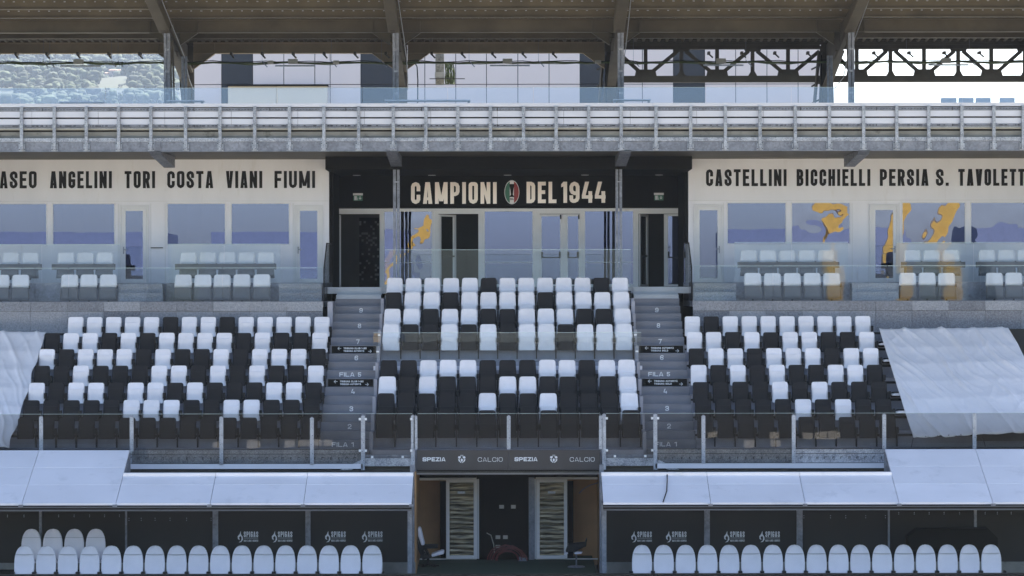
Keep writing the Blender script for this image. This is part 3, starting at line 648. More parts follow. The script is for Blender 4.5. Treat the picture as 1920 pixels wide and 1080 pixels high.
def box_facade(side, label, xa, xb, panes, doors, words, seams):
    ops = [(bx(a), bx(b), bz(459), bz(379.5)) for a, b in panes]+[(bx(a), bx(b), bz(529), bz(388)) for a, b, _ in doors]
    t = facade('box_wall', label, xa, xb, YB, 6.7, 10.715, ops, 'wall')
    for a, b in panes:
        f = part('window', frame_mb(bx(a), bx(b), bz(459), bz(379.5), YB-.015, .03, .05), 'frame', t)
        part('pane', MB().box(bx(a)+.03, bx(b)-.03, YB+.01, YB+.02, bz(459)+.03, bz(379.5)-.03), 'windowwavy' if a > 1400 else 'window', f)
    for a, b, hs in doors:
        x0, x1 = bx(a), bx(b)
        f = part('door', frame_mb(x0, x1, bz(529), bz(388), YB-.03, .10, .05), 'frame', t)
        part('casing', frame_mb(x0-.06, x1+.06, bz(529), bz(388)+.06, YB-.045, .055, .04, False), 'frame', f)
        part('pane', MB().box(x0+.10, x1-.10, YB-.015, YB-.005, bz(529)+.10, bz(388)-.10), 'windowwavy' if a > 1400 else 'window', f)
        hx = x1-.05 if hs > 0 else x0+.05
        part('handle', MB().box(hx-.012, hx+.012, YB-.06, YB-.031, bz(475), bz(462)).box(min(hx, hx-hs*.11), max(hx, hx-hs*.11), YB-.08, YB-.061, bz(468), bz(466.5)), 'galvdull', f)
    part('sill', MB().box(xa, xb, YB-.02, YB-.001, bz(379)+.03, bz(378.0)+.035), 'frame', t)
    for s in seams: part('joint_cover', MB().box(bx(s)-.012, bx(s)+.012, YB-.012, YB-.001, 6.75, bz(381)), 'frame', t)
    for (wd, a, b) in words: word(wd, bx(a), bx(b), bz(352 if a < 948 else 349.5), bz(320 if a < 948 else 318), YB, .082, 'ink', t, .012)
    return t
xe = WX(617, YB); xr = WX(1291, YB)
fl = box_facade(0, 'white box front lettered ANGELINI TORI COSTA VIANI FIUMI in black capitals', -15.8, xe,
    [(-30, 89), (98, 216.5), (312.5, 424), (432.5, 544)], [(229, 275, -1), (556, 602, -1)],
    [('MASEO', -24, 69), ('ANGELINI', 94, 210), ('TORI', 234, 291), ('COSTA', 314, 400), ('VIANI', 424, 492), ('FIUMI', 515, 591)], [283, 310, 222, 550])
fr = box_facade(0, 'white box front lettered CASTELLINI BICCHIELLI PERSIA in black capitals', xr, 15.8,
    [(1362.5, 1475), (1483, 1595), (1690.5, 1811), (1819, 1935)], [(1305, 1352, 1), (1634.5, 1681, 1)],
    [('CASTELLINI', 1324, 1475), ('BICCHIELLI', 1494, 1632), ('PERSIA', 1650, 1741), ('S.', 1755, 1779), ('TAVOLETTI', 1797, 1931)], [1357, 1598, 1628, 1686])
part('wall_slot', MB().box(bx(283), bx(306), YB-.05, YB-.02, bz(464.5), bz(463)), 'ink', fl)
# rooms behind the box windows
for (xa, xb, lab) in ((-15.8, xe, 'dim room behind the left white box front'), (xr, 15.8, 'dim room behind the right white box front')):
    t = thing('box_room', lab, 'room', ((xa+xb)/2, 81, 6.7))
    part('back_wall', MB().box(xa, xb, 83.2, 83.4, 6.7, 10.7), 'roomdark', t)
    part('floor', MB().box(xa, xb, YB+.13, 83.2, 6.9, 7.0), 'roomdark', t)
    part('side_wall', MB().box(xa, xa+.1, YB+.13, 83.2, 7.0, 10.7), 'roomdark', t); part('side_wall', MB().box(xb-.1, xb, YB+.13, 83.2, 7.0, 10.7), 'roomdark', t)
    for q in (.3, .62): part('partition', MB().box(xa+(xb-xa)*q, xa+(xb-xa)*q+.1, YB+.2, 83.1, 7.0, 10.6), 'roomdark', t)
pl = thing('potted_plant', 'dark leafy houseplant seen through the window under COSTA', 'plant', (bx(335), 79.8, 7.0))
part('pot', MB().tube([(bx(335), 79.8, 7.0), (bx(335), 79.8, 7.35)], [.14, .18], 10), 'black', pl)
mb = MB()
for i in range(70):
    a = random.uniform(0, 6.28); e = random.uniform(.2, 1.4); r = random.uniform(.3, .5)
    b = Vector((bx(335), 79.8, 8.45)); d = Vector((math.cos(a)*math.cos(e), math.sin(a)*math.cos(e)*.5, math.sin(e)-.25)); p = b+d*r; s = Vector((-d.z, 0, d.x))*.035
    mb.quad(b+d*.05, b+d*.5*r+s, p, b+d*.5*r-s)
part('leaves', mb, 'foliage', pl, kind='stuff'); part('stem', MB().tube([(bx(335), 79.8, 7.35), (bx(335), 79.8, 8.5)], .015, 5), 'steeldark', pl)

# ---- central recess facade (Y=82)
YC = 82.0
def cx_(px): return WX(px, YC)
def cz_(py): return WZ(py, YC)
xl, xrr = xe+.01, xr-.01
ctr = thing('central_facade', 'black recessed front between the white boxes, above the glazed doors', 'wall', (0, YC, 7.13))
part('upper_wall', MB().box(xl, xrr, YC, YC+.15, cz_(389), 10.7), 'blackwall', ctr)
part('ceiling', MB().box(xl, xrr, 77.3, YC-.002, 10.36, 10.42), 'blackwall', ctr)
part('fascia', MB().box(xl, xrr, 77.28, 77.299, 10.36, 10.71), 'blackwall', ctr)
part('side_wall', MB().box(xl, xl+.1, YB+.13, YC-.002, 6.7, 10.355), 'blackwall', ctr); part('side_wall', MB().box(xrr-.1, xrr, YB+.13, YC-.002, 6.7, 10.355), 'blackwall', ctr)
part('back_room_wall', MB().box(xl, xrr, 84, 84.1, 6.7, 10.7), 'roomdark', ctr)
part('room_ceiling', MB().box(xl, xrr, YC+.16, 84, 9.9, 9.95), 'roomdark', ctr)
part('room_floor', MB().box(xl, xrr, YC+.12, 84, 7.0, 7.1), 'roomdark', ctr)
part('terrace_floor', MB().box(xl+.1, xrr-.1, 76.55, YC+.1, 6.95, 7.13), 'steplight', ctr)
for i, px in enumerate((669, 810, 952, 1097, 1236)):
    X = WX(px, 81.2); mb = MB(); n = 16; r = .11
    mb.add([(X+r*math.cos(k*2*math.pi/n), 81.2+r*math.sin(k*2*math.pi/n), 10.345) for k in range(n)]+[(X+r*math.cos(k*2*math.pi/n), 81.2+r*math.sin(k*2*math.pi/n), 10.359) for k in range(n)], [tuple(range(n-1, -1, -1))]+[(k, (k+1)%n, n+(k+1)%n, n+k) for k in range(n)])
    single('downlight', mb, 'emit_lamp', ['unlit round downlight above the left exit sign', 'unlit round downlight over the word CAMPIONI', 'unlit round downlight above the oval emblem', 'unlit round downlight over the figures 1944', 'unlit round downlight above the right exit sign'][i], 'downlight', group='round downlights in the recess ceiling')
# glazing frame
F0 = 7.13; ZT = cz_(391.5)
gf = thing('glazed_front', 'light grey aluminium glazed front with doors below the metal lettering', 'glazed wall', (0, YC, F0))
def fr_(a, b, y0, y1, off=0, m='framegrey', nm='frame_bar'): return part(nm, MB().box(cx_(a), cx_(b), YC-.06-off, YC+.04, cz_(y1), cz_(y0)), m, gf)
fr_(624, 1283, 391, 396.5, nm='head_rail')
zz0 = 538
for (a, b, h0) in ((624, 632, 396.5), (712, 721, 396.5), (810, 822, 396.5), (897, 909, 396.5), (998.5, 1012, 396.5), (1088, 1097, 396.5), (1187, 1197, 396.5), (1278, 1283, 396.5)):
    fr_(a, b, h0, zz0, nm='mullion')
for (a, b) in ((632, 712), (822, 897), (1012, 1088), (1197, 1278)): part('lintel', MB().box(cx_(a), cx_(b), YC-.05, YC+.04, cz_(401), cz_(396.5)), 'framegrey', gf)
for (a, b) in ((721, 810), (909, 998.5), (1097, 1187)):
    f = part('window', MB().box(cx_(a), cx_(b), YC-.045, YC-.01, cz_(538), cz_(533)).box(cx_(a), cx_(b), YC-.03, YC-.005, cz_(492.5), cz_(491.5)), 'framegrey', gf)
    part('pane', MB().box(cx_(a), cx_(b), YC, YC+.01, cz_(533), cz_(396.5)), 'windowwavy' if a < 800 else 'windowc', f)
for (a, b) in ((752, 757.5), (1148, 1153)): part('black_strip', MB().box(cx_(a), cx_(b), YC-.03, YC-.004, cz_(533), cz_(396.5)), 'blackwall', gf)  # black strip over the pane beside each post
def leaf(a, b, bar_y=480, handle=True, hingel=True, lab=None):
    f = part('door', frame_mb(cx_(a), cx_(b), cz_(537), cz_(402), YC-.04, .055, .05), 'framegrey', gf, lab)
    part('pane', MB().box(cx_(a)+.055, cx_(b)-.055, YC-.012, YC-.004, cz_(537)+.055, cz_(402)-.055), 'windowc', f)
    if handle:
        part('panic_bar', MB().box(cx_(a+3), cx_(a+3)+.05, YC-.10, YC-.041, cz_(484), cz_(472)).box(cx_(b-3)-.05, cx_(b-3), YC-.10, YC-.041, cz_(484), cz_(472)).box(cx_(a+3)+.05, cx_(b-3)-.05, YC-.10, YC-.07, cz_(484), cz_(482)), 'black', f)
        part('door_closer', MB().box(cx_(b-4), cx_(b-1.5), YC-.09, YC-.041, cz_(411), cz_(403)), 'black', f)
leaf(1012, 1054); leaf(1061, 1088); leaf(1249, 1278)
part('mullion', MB().box(cx_(1054), cx_(1061), YC-.05, YC+.02, cz_(537), cz_(402)), 'framegrey', gf)
part('mullion', MB().box(cx_(1245), cx_(1249), YC-.05, YC+.02, cz_(537), cz_(402)), 'framegrey', gf)
# open leaves swung inwards
def open_leaf(a, b, Yin):
    xh, xo = cx_(a), WX(b, YC+Yin)
    f = MB(); zt_, zb_ = cz_(402), cz_(537); w = .055
    def P(u, z): return (xh+(xo-xh)*u, YC+Yin*u, z)
    def slab(u0, u1, z0, z1, th=.04):
        p = [P(u0, z0), P(u1, z0), P(u1, z1), P(u0, z1)]; q = [(v[0]+th, v[1], v[2]) for v in p]
        return p+q, [(0,1,2,3), (7,6,5,4), (0,4,5,1), (1,5,6,2), (2,6,7,3), (3,7,4,0)]
    for s in ((0, .1, zb_, zt_), (.86, 1, zb_, zt_), (.1, .86, zt_-w, zt_), (.1, .86, zb_, zb_+w)): f.add(*slab(*s))
    o = part('door', f, 'framegrey', gf, 'door leaf standing open inwards')
    part('pane', MB().add(*slab(.1, .86, zb_+w, zt_-w, .01)), 'glassgrey', o)
    part('panic_bar', MB().bar((xh+.02, YC+.02, cz_(480)), (xo-.02, YC+Yin-.1, cz_(480)), .04, .04), 'black', o)
open_leaf(822, 853, .55); open_leaf(1198, 1213.5, .75); open_leaf(632.5, 637, .75)
mb = MB(); rr = random.Random(3)
part('dark_screen', MB().box(WX(674, 84), WX(712, 84), 83.93, 83.99, 7.12, 9.2), 'blackwall', ctr)
for i in range(46):
    X = WX(674, 84)+rr.randrange(0, 9)*.066; Z = 7.2+rr.randrange(0, 28)*.068; mb.box(X, X+.062, 83.915-.001*i/46, 83.929, Z, Z+.064)
part('screen_tile', mb, 'roomgrey', ctr, kind='stuff')
# lettering
sg = thing('champions_sign', 'metal lettering CAMPIONI DEL 1944 around an oval tricolour emblem', 'sign', (0, YC, cz_(383)))
word('CAMPIONI', cx_(771), cx_(931.5), cz_(382), cz_(341.5), YC-.005, .106, 'goldsteel', sg, .035)
word('DEL', cx_(987.5), cx_(1043.5), cz_(381), cz_(341), YC-.005, .106, 'goldsteel', sg, .035)
word('1944', cx_(1052.5), cx_(1135.5), cz_(380.5), cz_(341), YC-.005, .106, 'goldsteel', sg, .035, gap=.07)
ex, ez, ra, rb = cx_(960), cz_(360.5), cx_(974)-cx_(960), (cz_(338)-cz_(383))/2
def ell(k, n=40): return [(ex+ra*k*math.cos(2*math.pi*i/n), ez+rb*k*math.sin(2*math.pi*i/n)) for i in range(n)]
part('emblem_rim', MB().prism(ell(1), YC-.03, YC-.005), 'printwhite', sg)
e = ell(.93)
def clipx(pts, x0, x1): return [(min(max(p[0], x0), x1), p[1]) for p in pts]
q = ra*.28
def seg(x0, x1, n=12):
    up = []; dn = []
    for i in range(n+1):
        x = x0+(x1-x0)*i/n; h = rb*.93*math.sqrt(max(0, 1-((x-ex)/(ra*.93))**2)); up.append((x, ez+h)); dn.append((x, ez-h))
    return dn+up[::-1]
part('emblem_field', MB().prism(seg(ex-ra*.93, ex-q), YC-.04, YC-.031), 'green', sg); part('emblem_field', MB().prism(seg(ex-q, ex+q), YC-.042, YC-.031), 'framegrey', sg); part('emblem_field', MB().prism(seg(ex+q, ex+ra*.93), YC-.04, YC-.031), 'red', sg)
part('emblem_tower', MB().prism([(ex-.10*ra-.02, ez+rb*.15), (ex-q*1.25, ez+rb*.68), (ex+q*1.25, ez+rb*.68), (ex+.10*ra+.02, ez+rb*.15), (ex+.12*ra, ez-rb*.2), (ex+q*1.3, ez-rb*.40), (ex-q*1.3, ez-rb*.40), (ex-.12*ra, ez-rb*.2)], YC-.048, YC-.043), 'blackwall', sg)
word('94', ex-q*.8, ex+q*.8, ez-rb*.66, ez-rb*.48, YC-.043, .012, 'ink', sg, .006, split=False, name='emblem_number')
for px, lab in ((671.5, 'small green exit sign above the open door at the left'), (1235.5, 'small green exit sign above the door at the right')):
    t = thing('exit_sign', lab, 'exit sign', (cx_(px), YC, cz_(376)), 'exit signs over the side doors')
    x0, x1 = cx_(px-8.5), cx_(px+8.5)
    part('panel', MB().box(x0, x1, YC-.04, YC-.002, cz_(376), cz_(366)), 'exitgreen', t)
    part('housing', MB().box(x0-.01, x1+.01, YC-.06, YC-.002, cz_(366)+.001, cz_(362)), 'framegrey', t)
    X = cx_(px-4); part('running_figure', MB().box(X-.045, X+.03, YC-.045, YC-.041, cz_(375), cz_(367.2)).prism([(X+.04, cz_(375)), (X+.06, cz_(375)), (X+.05, cz_(368))], YC-.045, YC-.041), 'printwhite', t)
    X = cx_(px+4); zc = cz_(371)
    part('arrow', MB().prism([(X-.045, zc), (X, zc-.05), (X+.045, zc), (X+.012, zc), (X+.012, zc+.05), (X-.012, zc+.05), (X-.012, zc)], YC-.045, YC-.041), 'printwhite', t)
for i, (px, lab) in enumerate(((743.5, 'galvanised double steel post left of CAMPIONI'), (1160.5, 'galvanised double steel post right of 1944'))):
    X = WX(px, 77.4); t = thing('terrace_post', lab, 'post', (X, 77.4, 7.13), 'posts carrying the upper deck')
    part('angle', MB().box(X-.09, X-.015, 77.36, 77.44, 7.14, 10.355), 'galvdull', t); part('angle', MB().box(X+.015, X+.09, 77.36, 77.44, 7.14, 10.355), 'galvdull', t)
    part('bolt_plate', MB().box(X-.05, X+.07, 77.34, 77.358, 10.0, 10.03), 'galvbright', t)

def barrier(label, runs, Y, z0, z1, posts=(), m='glass', rail=True, group=None, ph=None):
    t = thing('glass_barrier', label, 'glass barrier', (WX((runs[0][0]+runs[-1][1])/2, Y), Y, z0), group)
    for a, b in runs:
        g = part('glass_panel', MB().box(WX(a, Y)+.004, WX(b, Y)-.004, Y, Y+.012, z0, z1), m, t)
        if rail: part('polished_edge', MB().box(WX(a, Y)+.004, WX(b, Y)-.004, Y-.001, Y+.013, z1+.001, z1+.010), 'glassedge', g)
    for p in posts:
        X = WX(p, Y); part('post', MB().box(X-.045, X+.045, Y-.04, Y-.01, z0-(ph or .0), z1-.03), 'galvbright', t)
    return t
barrier('clear glass barrier in front of the central terrace doors', [(722, 875), (875, 1030), (1030, 1183)], 76.6, 6.75, WZ(468.5, 76.6))
t = barrier('clear glass barrier along the left box terrace edge', [(-60, 65), (66, 128), (129, 272), (273, 416.5), (417.5, 562), (563, 604)], 75.25, 6.75, WZ(502, 75.25))
t = barrier('clear glass barrier along the right box terrace edge', [(1300, 1449), (1450, 1607), (1608, 1663), (1664, 1838), (1839, 1960)], 75.25, 6.75, WZ(499.5, 75.25))
barrier('inner glass screen before the upper seats at the far left', [(-60, 78), (79, 226)], 76.75, 7.26, WZ(458, 76.75))
barrier('inner glass screen before five upper seats under VIANI', [(315, 420), (421, 526)], 76.75, 7.26, WZ(457.5, 76.75))
barrier('inner glass screen before five upper seats under CASTELLINI', [(1377, 1484), (1485, 1590)], 76.75, 7.26, WZ(455.5, 76.75))
barrier('inner glass screen before the upper seats at the far right', [(1679, 1825), (1826, 1960)], 76.75, 7.26, WZ(456, 76.75))
# slanted stair-head side guards (edge-on)
for sg_, lab in ((-1, 'dark framed glass guard at the head of the left stairway'), (1, 'dark framed glass guard at the head of the right stairway')):
    X = -4.86 if sg_ < 0 else 4.98
    t = thing('stair_guard', lab, 'guard rail', (X, 76.5, 6.5), 'guards at the stair heads')
    part('glass_panel', MB().prismx([(75.4, 6.75), (78.6, 6.75), (78.6, 8.32), (76.6, 8.3), (75.4, 7.6)], X-.006, X+.006), 'glassgrey', t)
    part('edge_trim', MB().bar((X, 75.4, 6.6), (X, 75.4, 7.62), .03, .03).bar((X, 75.4, 7.62), (X, 76.6, 8.32), .03, .03).bar((X, 76.6, 8.32), (X, 78.6, 8.34), .03, .03), 'ink', t)

# ---- box terraces: perforated wall, floors, seats
for (xa, xb, lab, seed) in ((-15.6, -4.86, 'perforated zinc wall below the left box terrace', 1), (4.98, 15.9, 'perforated zinc wall below the right box terrace', 2)):
    t = thing('perforated_wall', lab, 'wall', ((xa+xb)/2, 74.95, 5.6), 'zinc walls below the box terraces')
    X = xa; i = 0
    step = .972
    X = xb if xa < 0 else xa
    while (X > xa+.01) if xa < 0 else (X < xb-.01):
        X2 = max(xa, X-step) if xa < 0 else min(xb, X+step); l, r = min(X, X2), max(X, X2)
        part('upper_panel', MB().box(l+.003, r-.003, 74.93, 74.96, 6.492, 6.745), 'perf', t)
        part('lower_panel', MB().box(l+.003, r-.003, 74.95, 74.98, 5.5, 6.486), 'perf', t)
        X = X2
    part('floor', MB().box(xa, xb, 74.985, 79.1, 6.6, 6.748), 'tier', t)
    part('upper_step', MB().box(xa, xb, 76.6, YB-.06, 6.749, 7.25), 'galvdull', t)
for (a, b, lab) in ((222, 305, 'zinc steps up to the box door left of the slot'), (523, 603, 'zinc steps up to the box door under FIUMI'), (1300, 1380, 'zinc steps up to the box door under CASTELLINI'), (1598, 1685, 'zinc steps up to the yellow reflecting box door')):
    t = thing('box_steps', lab, 'steps', (WX((a+b)/2, 76), 76, 6.75), 'steps to the box doors')
    part('step', MB().box(WX(a, 75.6), WX(b, 75.6), 75.6, 76.0, 6.75, 6.98), 'perf', t); part('step', MB().box(WX(a, 76), WX(b, 76), 76.003, 76.59, 6.75, 7.22), 'perf', t)

# ---- seat shells
def shell(rows, thick, curve, n=8):
    """rows: (z, halfwidth, y). Returns MB with front, back and rim"""
    vs = []; fs = []; R = len(rows); W_ = n+1
    for s in (0, 1):
        for (z, hw, y) in rows:
            for i in range(W_):
                u = -1+2*i/n; vs.append((u*hw, y-curve*u*u+(thick if s else 0), z))
    o = R*W_
    for j in range(R-1):
        for i in range(n):
            a = j*W_+i; fs.append((a, a+1, a+W_+1, a+W_)); fs.append((o+a, o+a+W_, o+a+W_+1, o+a+1))
    for i in range(n): fs.append((i, o+i, o+i+1, i+1)); a = (R-1)*W_+i; fs.append((a, a+1, o+a+1, o+a))
    for j in range(R-1): a = j*W_; fs.append((a, a+W_, o+a+W_, o+a)); b = a+n; fs.append((b, o+b, o+b+W_, b+W_))
    return MB().add(vs, fs)
def rounded(z0, z1, hw0, hw1, r, y0, y1, r0=0.0, steps=5, mid=3):
    rows = []
    def lin(z): t = (z-z0)/(z1-z0); return hw0+(hw1-hw0)*t, y0+(y1-y0)*t
    if r0:
        for k in range(steps):
            a = math.pi/2*k/steps; z = z0+r0*(1-math.sin(math.pi/2-0)*math.cos(a)) if 0 else z0+r0*(1-math.cos(a)); hw, y = lin(z); rows.append((z, hw-r0+r0*math.sin(a), y))
    za, zb_ = z0+r0, z1-r
    for k in range(mid+1): z = za+(zb_-za)*k/mid; hw, y = lin(z); rows.append((z, hw, y))
    for k in range(1, steps+1):
        a = math.pi/2*k/steps; z = zb_+r*math.sin(a); hw, y = lin(z); rows.append((z, hw-r+r*math.cos(a)+.0005, y))
    return rows
def seat_proto(kind, color):
    """tip-up seat with folded pan; origin on its tier at the seat centre line"""
    if kind == 'stadium':
        back = shell(rounded(.42, .755, .205, .200, .055, -.02, .045), .022, .02)
        pan = shell(rounded(.235, .60, .207, .195, .03, -.085, -.055, .03), .05, .012)
        hinge = MB().box(.200, .262, -.14, .06, .36, .50); br = MB().box(.222, .248, -.03, .10, .02, .36).box(-.25, .221, .06, .10, .285, .325)
    elif kind == 'padded':
        back = shell(rounded(.42, .925, .235, .205, .06, -.02, .06), .035, .02)
        pan = shell(rounded(.245, .60, .222, .208, .03, -.10, -.055, .03), .055, .012)
        hinge = MB().box(.222, .284, -.15, .06, .46, .57); br = MB().box(.236, .262, -.04, .10, .02, .46)
    elif kind == 'box':
        back = shell(rounded(.40, .745, .235, .222, .07, 0, .05), .035, .02)
        pan = shell(rounded(.04, .40, .245, .225, .03, -.12, -.07, .0), .06, .012)
        hinge = MB().box(.238, .252, -.10, .03, .36, .45); br = MB().box(-.02, .02, .0, .04, .0, .2)
    m = {'W': 'seat_white', 'B': 'seat_black'}[color]
    nm = {'stadium': 'stadium_seat', 'padded': 'padded_seat', 'box': 'box_chair'}[kind]
    t = thing(nm, '', 'seat', (0, 0, 0))
    for nme, mb, mm, sm in (('backrest', back, m, True), ('seat', pan, 'seat_grey' if kind == 'box' else m, True), ('hinge', hinge, 'black', False), ('bracket', br, 'black', False)):
        part(nme, mb, mm, t, smooth=sm)
    return t
protos = {}; used = set()
def place(kind, color, loc, label, group):
    k = (kind, color)
    if k not in protos: protos[k] = seat_proto(kind, color)
    p = protos[k]
    if k not in used:
        used.add(k); p.location = loc; p['label'] = label; LOC[p] = Vector(loc); o = p
    else: o = copy_thing(p, loc, label)
    o['group'] = group
    o.location.z += random.uniform(-.004, .004); o.rotation_euler.z = random.uniform(-.012, .012)
    return o
ROWY = lambda n: 69.6+.8*(n-1)
ROWZ = lambda n: 3.15+.4067*(n-1)
left = {7: 'WWWWWBWWBWWWWW', 6: 'BWWBWBWWWWBWBBW', 5: 'WBWWWBWBBWBWWWB', 4: 'BBWBBBWWBWBWBBW', 3: 'WBWWBWWBWBBBWWB', 2: 'BBBBBWWWBBWWBBB', 1: 'BBBBBBBBBBBBBBB'}
right = {7: 'WBWWWWWWWW', 6: 'WWBWBWWBBW', 5: 'BWWBWWWBWW', 4: 'WBWBWBBWWB', 3: 'BBBBWBWBBB', 2: 'BBBBBWBWBB', 1: 'BBBBBBBBBB'}
centre = {9: 'WWWWWBWWWWWBW', 8: 'BWWBWWWWBWWWW', 7: 'WWBWWBBWWWBBW', 6: 'WBBWBWBWWBWWW', 4: 'BBWWWBBBWWBWW', 3: 'WBWBBBWWBBBBW', 2: 'BBBBBWBBWBBBW', 1: 'BBBBBBBBBBBBB'}
CN = {'W': 'white', 'B': 'black'}
for n, s in left.items():
    for i, c in enumerate(s):
        X = -4.85-.5*(len(s)-1-i)
        place('stadium', c, (X, ROWY(n), ROWZ(n)), '%s tip-up seat, left block, %s row up, %s from the left stairway' % (CN[c], ORD[n], ORD[len(s)-i]), 'tip-up seats of the left block')
for n, s in right.items():
    for i, c in enumerate(s):
        place('stadium', c, (4.93+.5*i, ROWY(n), ROWZ(n)), '%s tip-up seat, right block, %s row up, %s from the right stairway' % (CN[c], ORD[n], ORD[i+1]), 'tip-up seats of the right block')
CTOP = {1: 4.08, 2: 4.47, 3: 4.863, 4: 5.26, 6: 6.153, 7: 6.551, 8: 6.986, 9: 7.373}
for n, s in centre.items():
    for i, c in enumerate(s):
        place('padded', c, (-2.99+.5065*i, ROWY(n), CTOP[n]-.925), '%s tip-up seat, central block, %s row %s, %s from its left end' % (CN[c], ORD[n] if n < 5 else ORD[n-5], 'up' if n < 5 else 'above the glass screen', ORD[i+1]), 'tip-up seats of the central block')
# seats with lowered pans beside the right tarpaulin
proto_open = None
for n in (6, 5, 3, 2):
    X = 4.93+.5*10
    lab = 'black seat with its white pan folded down, beside the tarpaulin, %s row up' % ORD[n]
    if proto_open is None:
        t = thing('open_seat', lab, 'seat', (X, ROWY(n), ROWZ(n)), 'seats with lowered pans beside the tarpaulin')
        def off(mb): return MB().add([(v[0]+X, v[1]+ROWY(n), v[2]+ROWZ(n)) for v in mb.v], mb.f)
        part('backrest', off(shell(rounded(.36, .50, .20, .19, .05, .05, .06), .02, .02)), 'seat_black', t, smooth=True)
        part('seat', off(MB().prism([(-.20, .42), (.20, .42), (.185, .455), (.1, .47), (-.1, .47), (-.185, .455)], -.34, .02)), 'seat_white', t, smooth=False)
        part('bracket', off(MB().box(-.25, -.22, -.06, .08, .02, .5).prism([(-.27, .40), (-.20, .40), (-.21, .52), (-.26, .52)], -.08, -.0)), 'black', t)
        proto_open = t
    else: copy_thing(proto_open, (X, ROWY(n), ROWZ(n)), lab)
# box seats
lo = [(-17, ), (3, ), (38.5, )]
def box_row(centres, Y, py, where):
    for i, px in enumerate(centres):
        place('box', 'W', (WX(px, Y), Y, WZ(py, Y)-.745), 'white backed grey seat, %s, %s from left' % (where, ORD[i+1]), 'seats on the box terraces')
box_row([1.5, 38.5], 75.95, 514, 'lower far left box pair'); box_row([130.5, 166.5, 203], 75.95, 514, 'lower three on the left box terrace')
box_row([343.5, 380.5, 416.5, 453.5, 491], 75.95, 514, 'lower row of five under VIANI')
box_row([19.5, 56.5], 77.15, 472.5, 'upper far left box pair'); box_row([123.5, 160, 196], 77.15, 472.5, 'upper three on the left box terrace')
box_row([353.5, 389.5, 426, 462, 498.5], 77.15, 472.5, 'upper row of five under VIANI')
box_row([1411.5, 1448.5, 1485.5, 1523, 1559.5], 75.95, 512.5, 'lower row of five under CASTELLINI')
box_row([1404, 1440, 1476, 1512.5, 1548.5], 77.15, 470, 'upper row of five under CASTELLINI')
box_row([1702, 1738.5, 1775], 75.95, 512.5, 'lower three right of the yellow reflection'); box_row([1711, 1747, 1783.5], 77.15, 470, 'upper three right of the yellow reflection')
box_row([1864.5, 1901], 75.95, 512.5, 'lower pair at the far right'); box_row([1850.5, 1887, 1923], 77.15, 470, 'upper row at the far right')
for (a, b, s, lab) in ((97, 216, 0, 'long dark shelf under the upper three seats on the left'), (328, 518, 0, 'long dark shelf under the upper five seats below VIANI'), (-40, 78, 0, 'long dark shelf under the upper seats at the far left'), (1383, 1574, -2, 'long dark shelf under the upper five seats below CASTELLINI'), (1690, 1810, -2, 'long dark shelf under the upper three seats on the right'), (1830, 1950, -2, 'long dark shelf under the upper seats at the far right')):
    Y = 76.9; single('terrace_shelf', MB().box(WX(a, Y), WX(b, Y), Y, Y+.06, WZ(505+s, Y), WZ(494+s, Y)), 'seat_grey', lab, 'shelf', group='shelves under the upper box seats')

# ---- grandstand tiers, rails, fascia
gs = thing('grandstand', 'grey stepped tiers of the grandstand under the seats', 'grandstand', (0, 72, 0))
def tier(n, xa, xb, last):
    part('tier', MB().box(xa, xb, ROWY(n)-.65 if n > 1 else 68.72, ROWY(n)+.15-.002, ROWZ(n)-.6, ROWZ(n)), 'tier', gs)
for n in range(1, 8):
    tier(n, -15.6, -4.605, n == 7); tier(n, 4.70, 15.6, n == 7)
for n in range(1, 10): tier(n, -3.26, 3.36, n == 9)
for n in range(1, 8):
    for (xa, xb) in ((-15.5, -4.62), (4.72, 15.5)):
        part('mounting_rail', MB().box(xa, xb, ROWY(n)+.101, ROWY(n)+.146, ROWZ(n)+.27, ROWZ(n)+.33), 'black', gs)
part('landing', MB().box(-3.26, 3.36, 76.15, 76.55, 6.3, 6.9), 'steplight', gs)
for X in (-3.30, 3.40):
    for n in range(1, 10): part('stringer', MB().box(X-.04, X+.04, ROWY(n)-.6, ROWY(n)+.14, ROWZ(n)-.3, ROWZ(n)+.42), 'tier', gs)
# core under the stand, closing views through
part('core', MB().box(-15.6, -2.6, 73.9, 78, 0, 4.9).box(2.6, 15.6, 73.9, 78, 0, 4.9).box(-2.6, 2.6, 75, 82, 0, 5.2), 'roomdark', gs)

part('sun_block_wall', MB().box(-18, 18, 84.3, 84.5, 0, 11.85), 'roomdark', gs)  # unseen wall added to stop sun leaking through from behind
part('end_wall', MB().box(-18.1, -18, 66, 84.3, 0, 11.85).box(18, 18.1, 66, 84.3, 0, 11.85) if False else MB().box(-18.1, -18, 74, 84.3, 0, 11.85), 'roomdark', gs)
part('end_wall', MB().box(18, 18.1, 74, 84.3, 0, 11.85), 'roomdark', gs)

